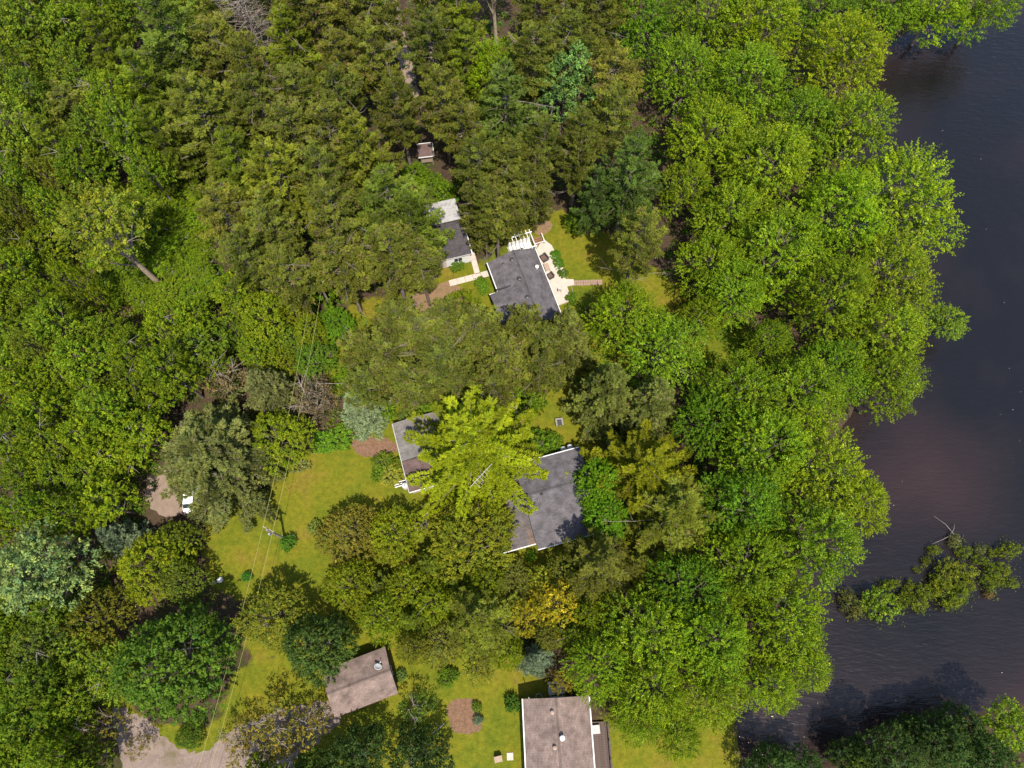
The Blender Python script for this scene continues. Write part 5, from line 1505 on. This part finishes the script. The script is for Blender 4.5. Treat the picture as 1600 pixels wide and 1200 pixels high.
# ---------------------------------------------------------------- leafy undergrowth of the forest floor and floating flecks
def undergrowth():
    rg = np.random.default_rng(9)
    n0 = 7500
    px = rg.uniform(-80, 1700, n0); py = rg.uniform(-120, 1230, n0)
    ok = np.zeros(n0, bool)
    for g in ([(-80, 230), (330, 250), (480, 470), (480, 640), (300, 650), (225, 800), (140, 1000), (170, 1230), (-80, 1230)], [(-80, -120), (960, -120), (900, 330), (690, 310), (640, 460), (300, 480), (-80, 300)],
              [(960, -120), (1300, -120), (1280, 300), (1290, 640), (1230, 880), (1060, 900), (1040, 420), (960, 200)], [(530, 480), (900, 480), (1010, 560), (960, 640), (800, 630), (620, 650), (510, 690)], [(1150, 1200), (1700, 1060), (1700, 1260), (1150, 1260)], [(1250, -120), (1700, -120), (1700, 0), (1300, 120)]):
        ok |= in_poly(px, py, g)
    C = np.array([(*at(x, y), 0) for x, y in zip(px[ok], py[ok])])
    C = C[bank_dist(C[:, 0], C[:, 1]) < -2.0]
    n = len(C); k = 26
    r = rg.uniform(.4, 1.3, n)
    d = unit(rg.normal(size=(n, k, 3)) * np.array([1, 1, .5]) + np.array([0, 0, .3])); d[..., 2] = np.abs(d[..., 2])
    P = (C[:, None] + d * (r[:, None] * rg.uniform(.5, 1.1, (n, k)))[..., None] + np.array([0, 0, .1])).reshape(-1, 3)
    N_ = unit(rg.normal(size=P.shape) * .5 + np.array([0, 0, .9]))
    V = leaf_quads(P, N_, rg.normal(size=P.shape), rg.uniform(.2, .5, len(P)), rg.uniform(.14, .32, len(P)))
    v = np.repeat(np.clip(rg.normal(1, .22, n), .5, 1.6), k)[:, None]
    h = np.repeat(rg.normal(0, .25, n), k)[:, None]
    rgb = np.concatenate([v * (1 + h), v, v], 1)
    me = np_mesh('undergrowth', V, np.arange(len(V)).reshape(-1, 4), LEAF, tint_attr(rgb, 4))
    o = link(bpy.data.objects.new('undergrowth', me)); o.color = (.070, .115, .007, 1)
    tag(o, 'low leafy undergrowth covering the forest floor', kind='stuff')


undergrowth()


def flecks():
    rg = np.random.default_rng(4)
    P = []
    while len(P) < 30:
        x, y = at(rg.uniform(1180, 1620), rg.uniform(60, 1140), -.44)
        if bank_dist([x], [y])[0] > 2: P.append((x, y, -.437))
    P = np.array(P); n = len(P)
    V = leaf_quads(P, np.tile([0, 0, 1.0], (n, 1)), unit(np.array([[.8, .5, 0]]) + rg.normal(size=(n, 3)) * .3), rg.uniform(.07, .17, n), rg.uniform(.03, .06, n))
    me = np_mesh('foam_flecks', V, np.arange(n * 4).reshape(n, 4), M['white'])
    tag(link(bpy.data.objects.new('foam_flecks', me)), 'tiny pale flecks floating on the dark river', kind='stuff')


flecks()


def water_weeds():
    rg = np.random.default_rng(14)
    P = []
    for q in [q for q in TREES if q['key'] == 'water']:
        x, y = at(q['px'], q['py'], -.44)
        m = int(12 + q['r'] * 3.2)
        a = rg.uniform(0, 6.28, m); d = q['r'] / 12.4 * rg.uniform(.5, 1.75, m)
        P.append(np.stack([x + np.cos(a) * d * 1.15, y + np.sin(a) * d * .85, rg.uniform(-.44, -.2, m)], 1))
    P = np.concatenate(P); n = len(P)
    V = leaf_quads(P, unit(rg.normal(size=(n, 3)) * .45 + np.array([0, 0, .9])), rg.normal(size=(n, 3)), rg.uniform(.1, .34, n), rg.uniform(.05, .16, n))
    c = np.clip(rg.normal(1, .25, n), .4, 1.6)[:, None] * np.array([1, 1, 1.0])
    me = np_mesh('water_weeds', V, np.arange(n * 4).reshape(n, 4), LEAF, tint_attr(c, 4))
    o = link(bpy.data.objects.new('water_weeds', me)); o.color = (.085, .10, .012, 1)
    tag(o, 'loose green weeds floating round the flooded bushes', kind='stuff')


water_weeds()

# ---------------------------------------------------------------- what each remaining tree looks like and where it stands
LANDMARKS = [('the pale metal roofed shed', 690, 335), ('the charcoal roofed cottage', 820, 430), ('the patio lawn', 905, 390), ('the rusty roofed grey house', 850, 780), ('the dish shed', 570, 1070), ('the brown house', 870, 1140),
             ('the leafless grey tree', 385, 25), ('the parked car', 303, 787), ('the biggest spruce', 325, 715), ('the biggest dark green tree', 265, 1040), ('the silvery poplar', 55, 890), ('the blue spruce', 562, 632), ('the pole by the dirt path', 510, 465),
             ('the lawn pole', 440, 840), ('the small hut in the pines', 668, 240), ('the silvery tree in the pine stand', 882, 125), ('the leaning limbed leafy tree', 150, 275), ('the top left corner', 0, 0), ('the bottom left corner', 0, 1200),
             ('the left edge midway down', 0, 560), ('the small bright clearing', 1145, 530), ('the bulging river maple', 1420, 305), ('the golden pine', 1010, 730), ('the orange yellow tree', 850, 950), ('the bright pine over the outbuilding', 735, 690),
             ('the flooded dead branches', 1483, 838), ('the largest flooded bush', 1376, 945), ('the gravel drive', 280, 1180), ('the small blue spruce', 180, 838), ('the large yellowish white pine', 318, 180), ('the broad bright white pine', 435, 275)]
DIRS = ['right of', 'above and right of', 'above', 'above and left of', 'left of', 'below and left of', 'below', 'below and right of']
buckets = {}
for t in TREES:
    o, s = t['o'], SP[t['key']]
    if t['label']:
        tag(o, t['label'], group=t['group'])
        continue
    x, y = t['px'], t['py']
    best = min(LANDMARKS, key=lambda l: math.hypot(l[1] - x, l[2] - y))
    ang = math.degrees(math.atan2(best[2] - y, x - best[1])) % 360
    where = DIRS[int((ang + 22.5) // 45) % 8] + ' ' + best[0]
    ph = s['phrase']
    if t['key'] == 'leafy' and t['h'] < 6: ph = 'low leafy understory tree'
    if t['key'] == 'water': ph = 'flooded bush'
    dist = math.hypot(best[1] - x, best[2] - y)
    buckets.setdefault((ph, where), []).append((dist, t))
ORD = ['nearest', 'second', 'third', 'fourth', 'fifth', 'sixth', 'seventh', 'eighth', 'ninth', 'tenth', 'eleventh', 'twelfth', 'thirteenth', 'fourteenth', 'fifteenth', 'sixteenth', 'seventeenth', 'eighteenth', 'nineteenth', 'twentieth']
for (ph, where), L in buckets.items():
    L.sort(key=lambda q: q[0])
    for i, (d, t) in enumerate(L):
        lb = ph.replace('green white pine with feathery branches', 'feathery green white pine') + ' ' + where if len(L) == 1 else (ORD[min(i, 19)] + ' ' + ph.replace('green white pine with feathery branches', 'feathery green white pine').replace('dense yellow green rounded tree', 'yellow green rounded tree') + ' ' + where)
        tag(t['o'], lb, group=t['group'] or {'redpine': 'olive red pines of the pine stand', 'leafy': 'leafy trees of the left wood', 'map': 'maples along the river', 'whitepine': 'white pines among the woods'}.get(t['key'], 'other trees of the property'))
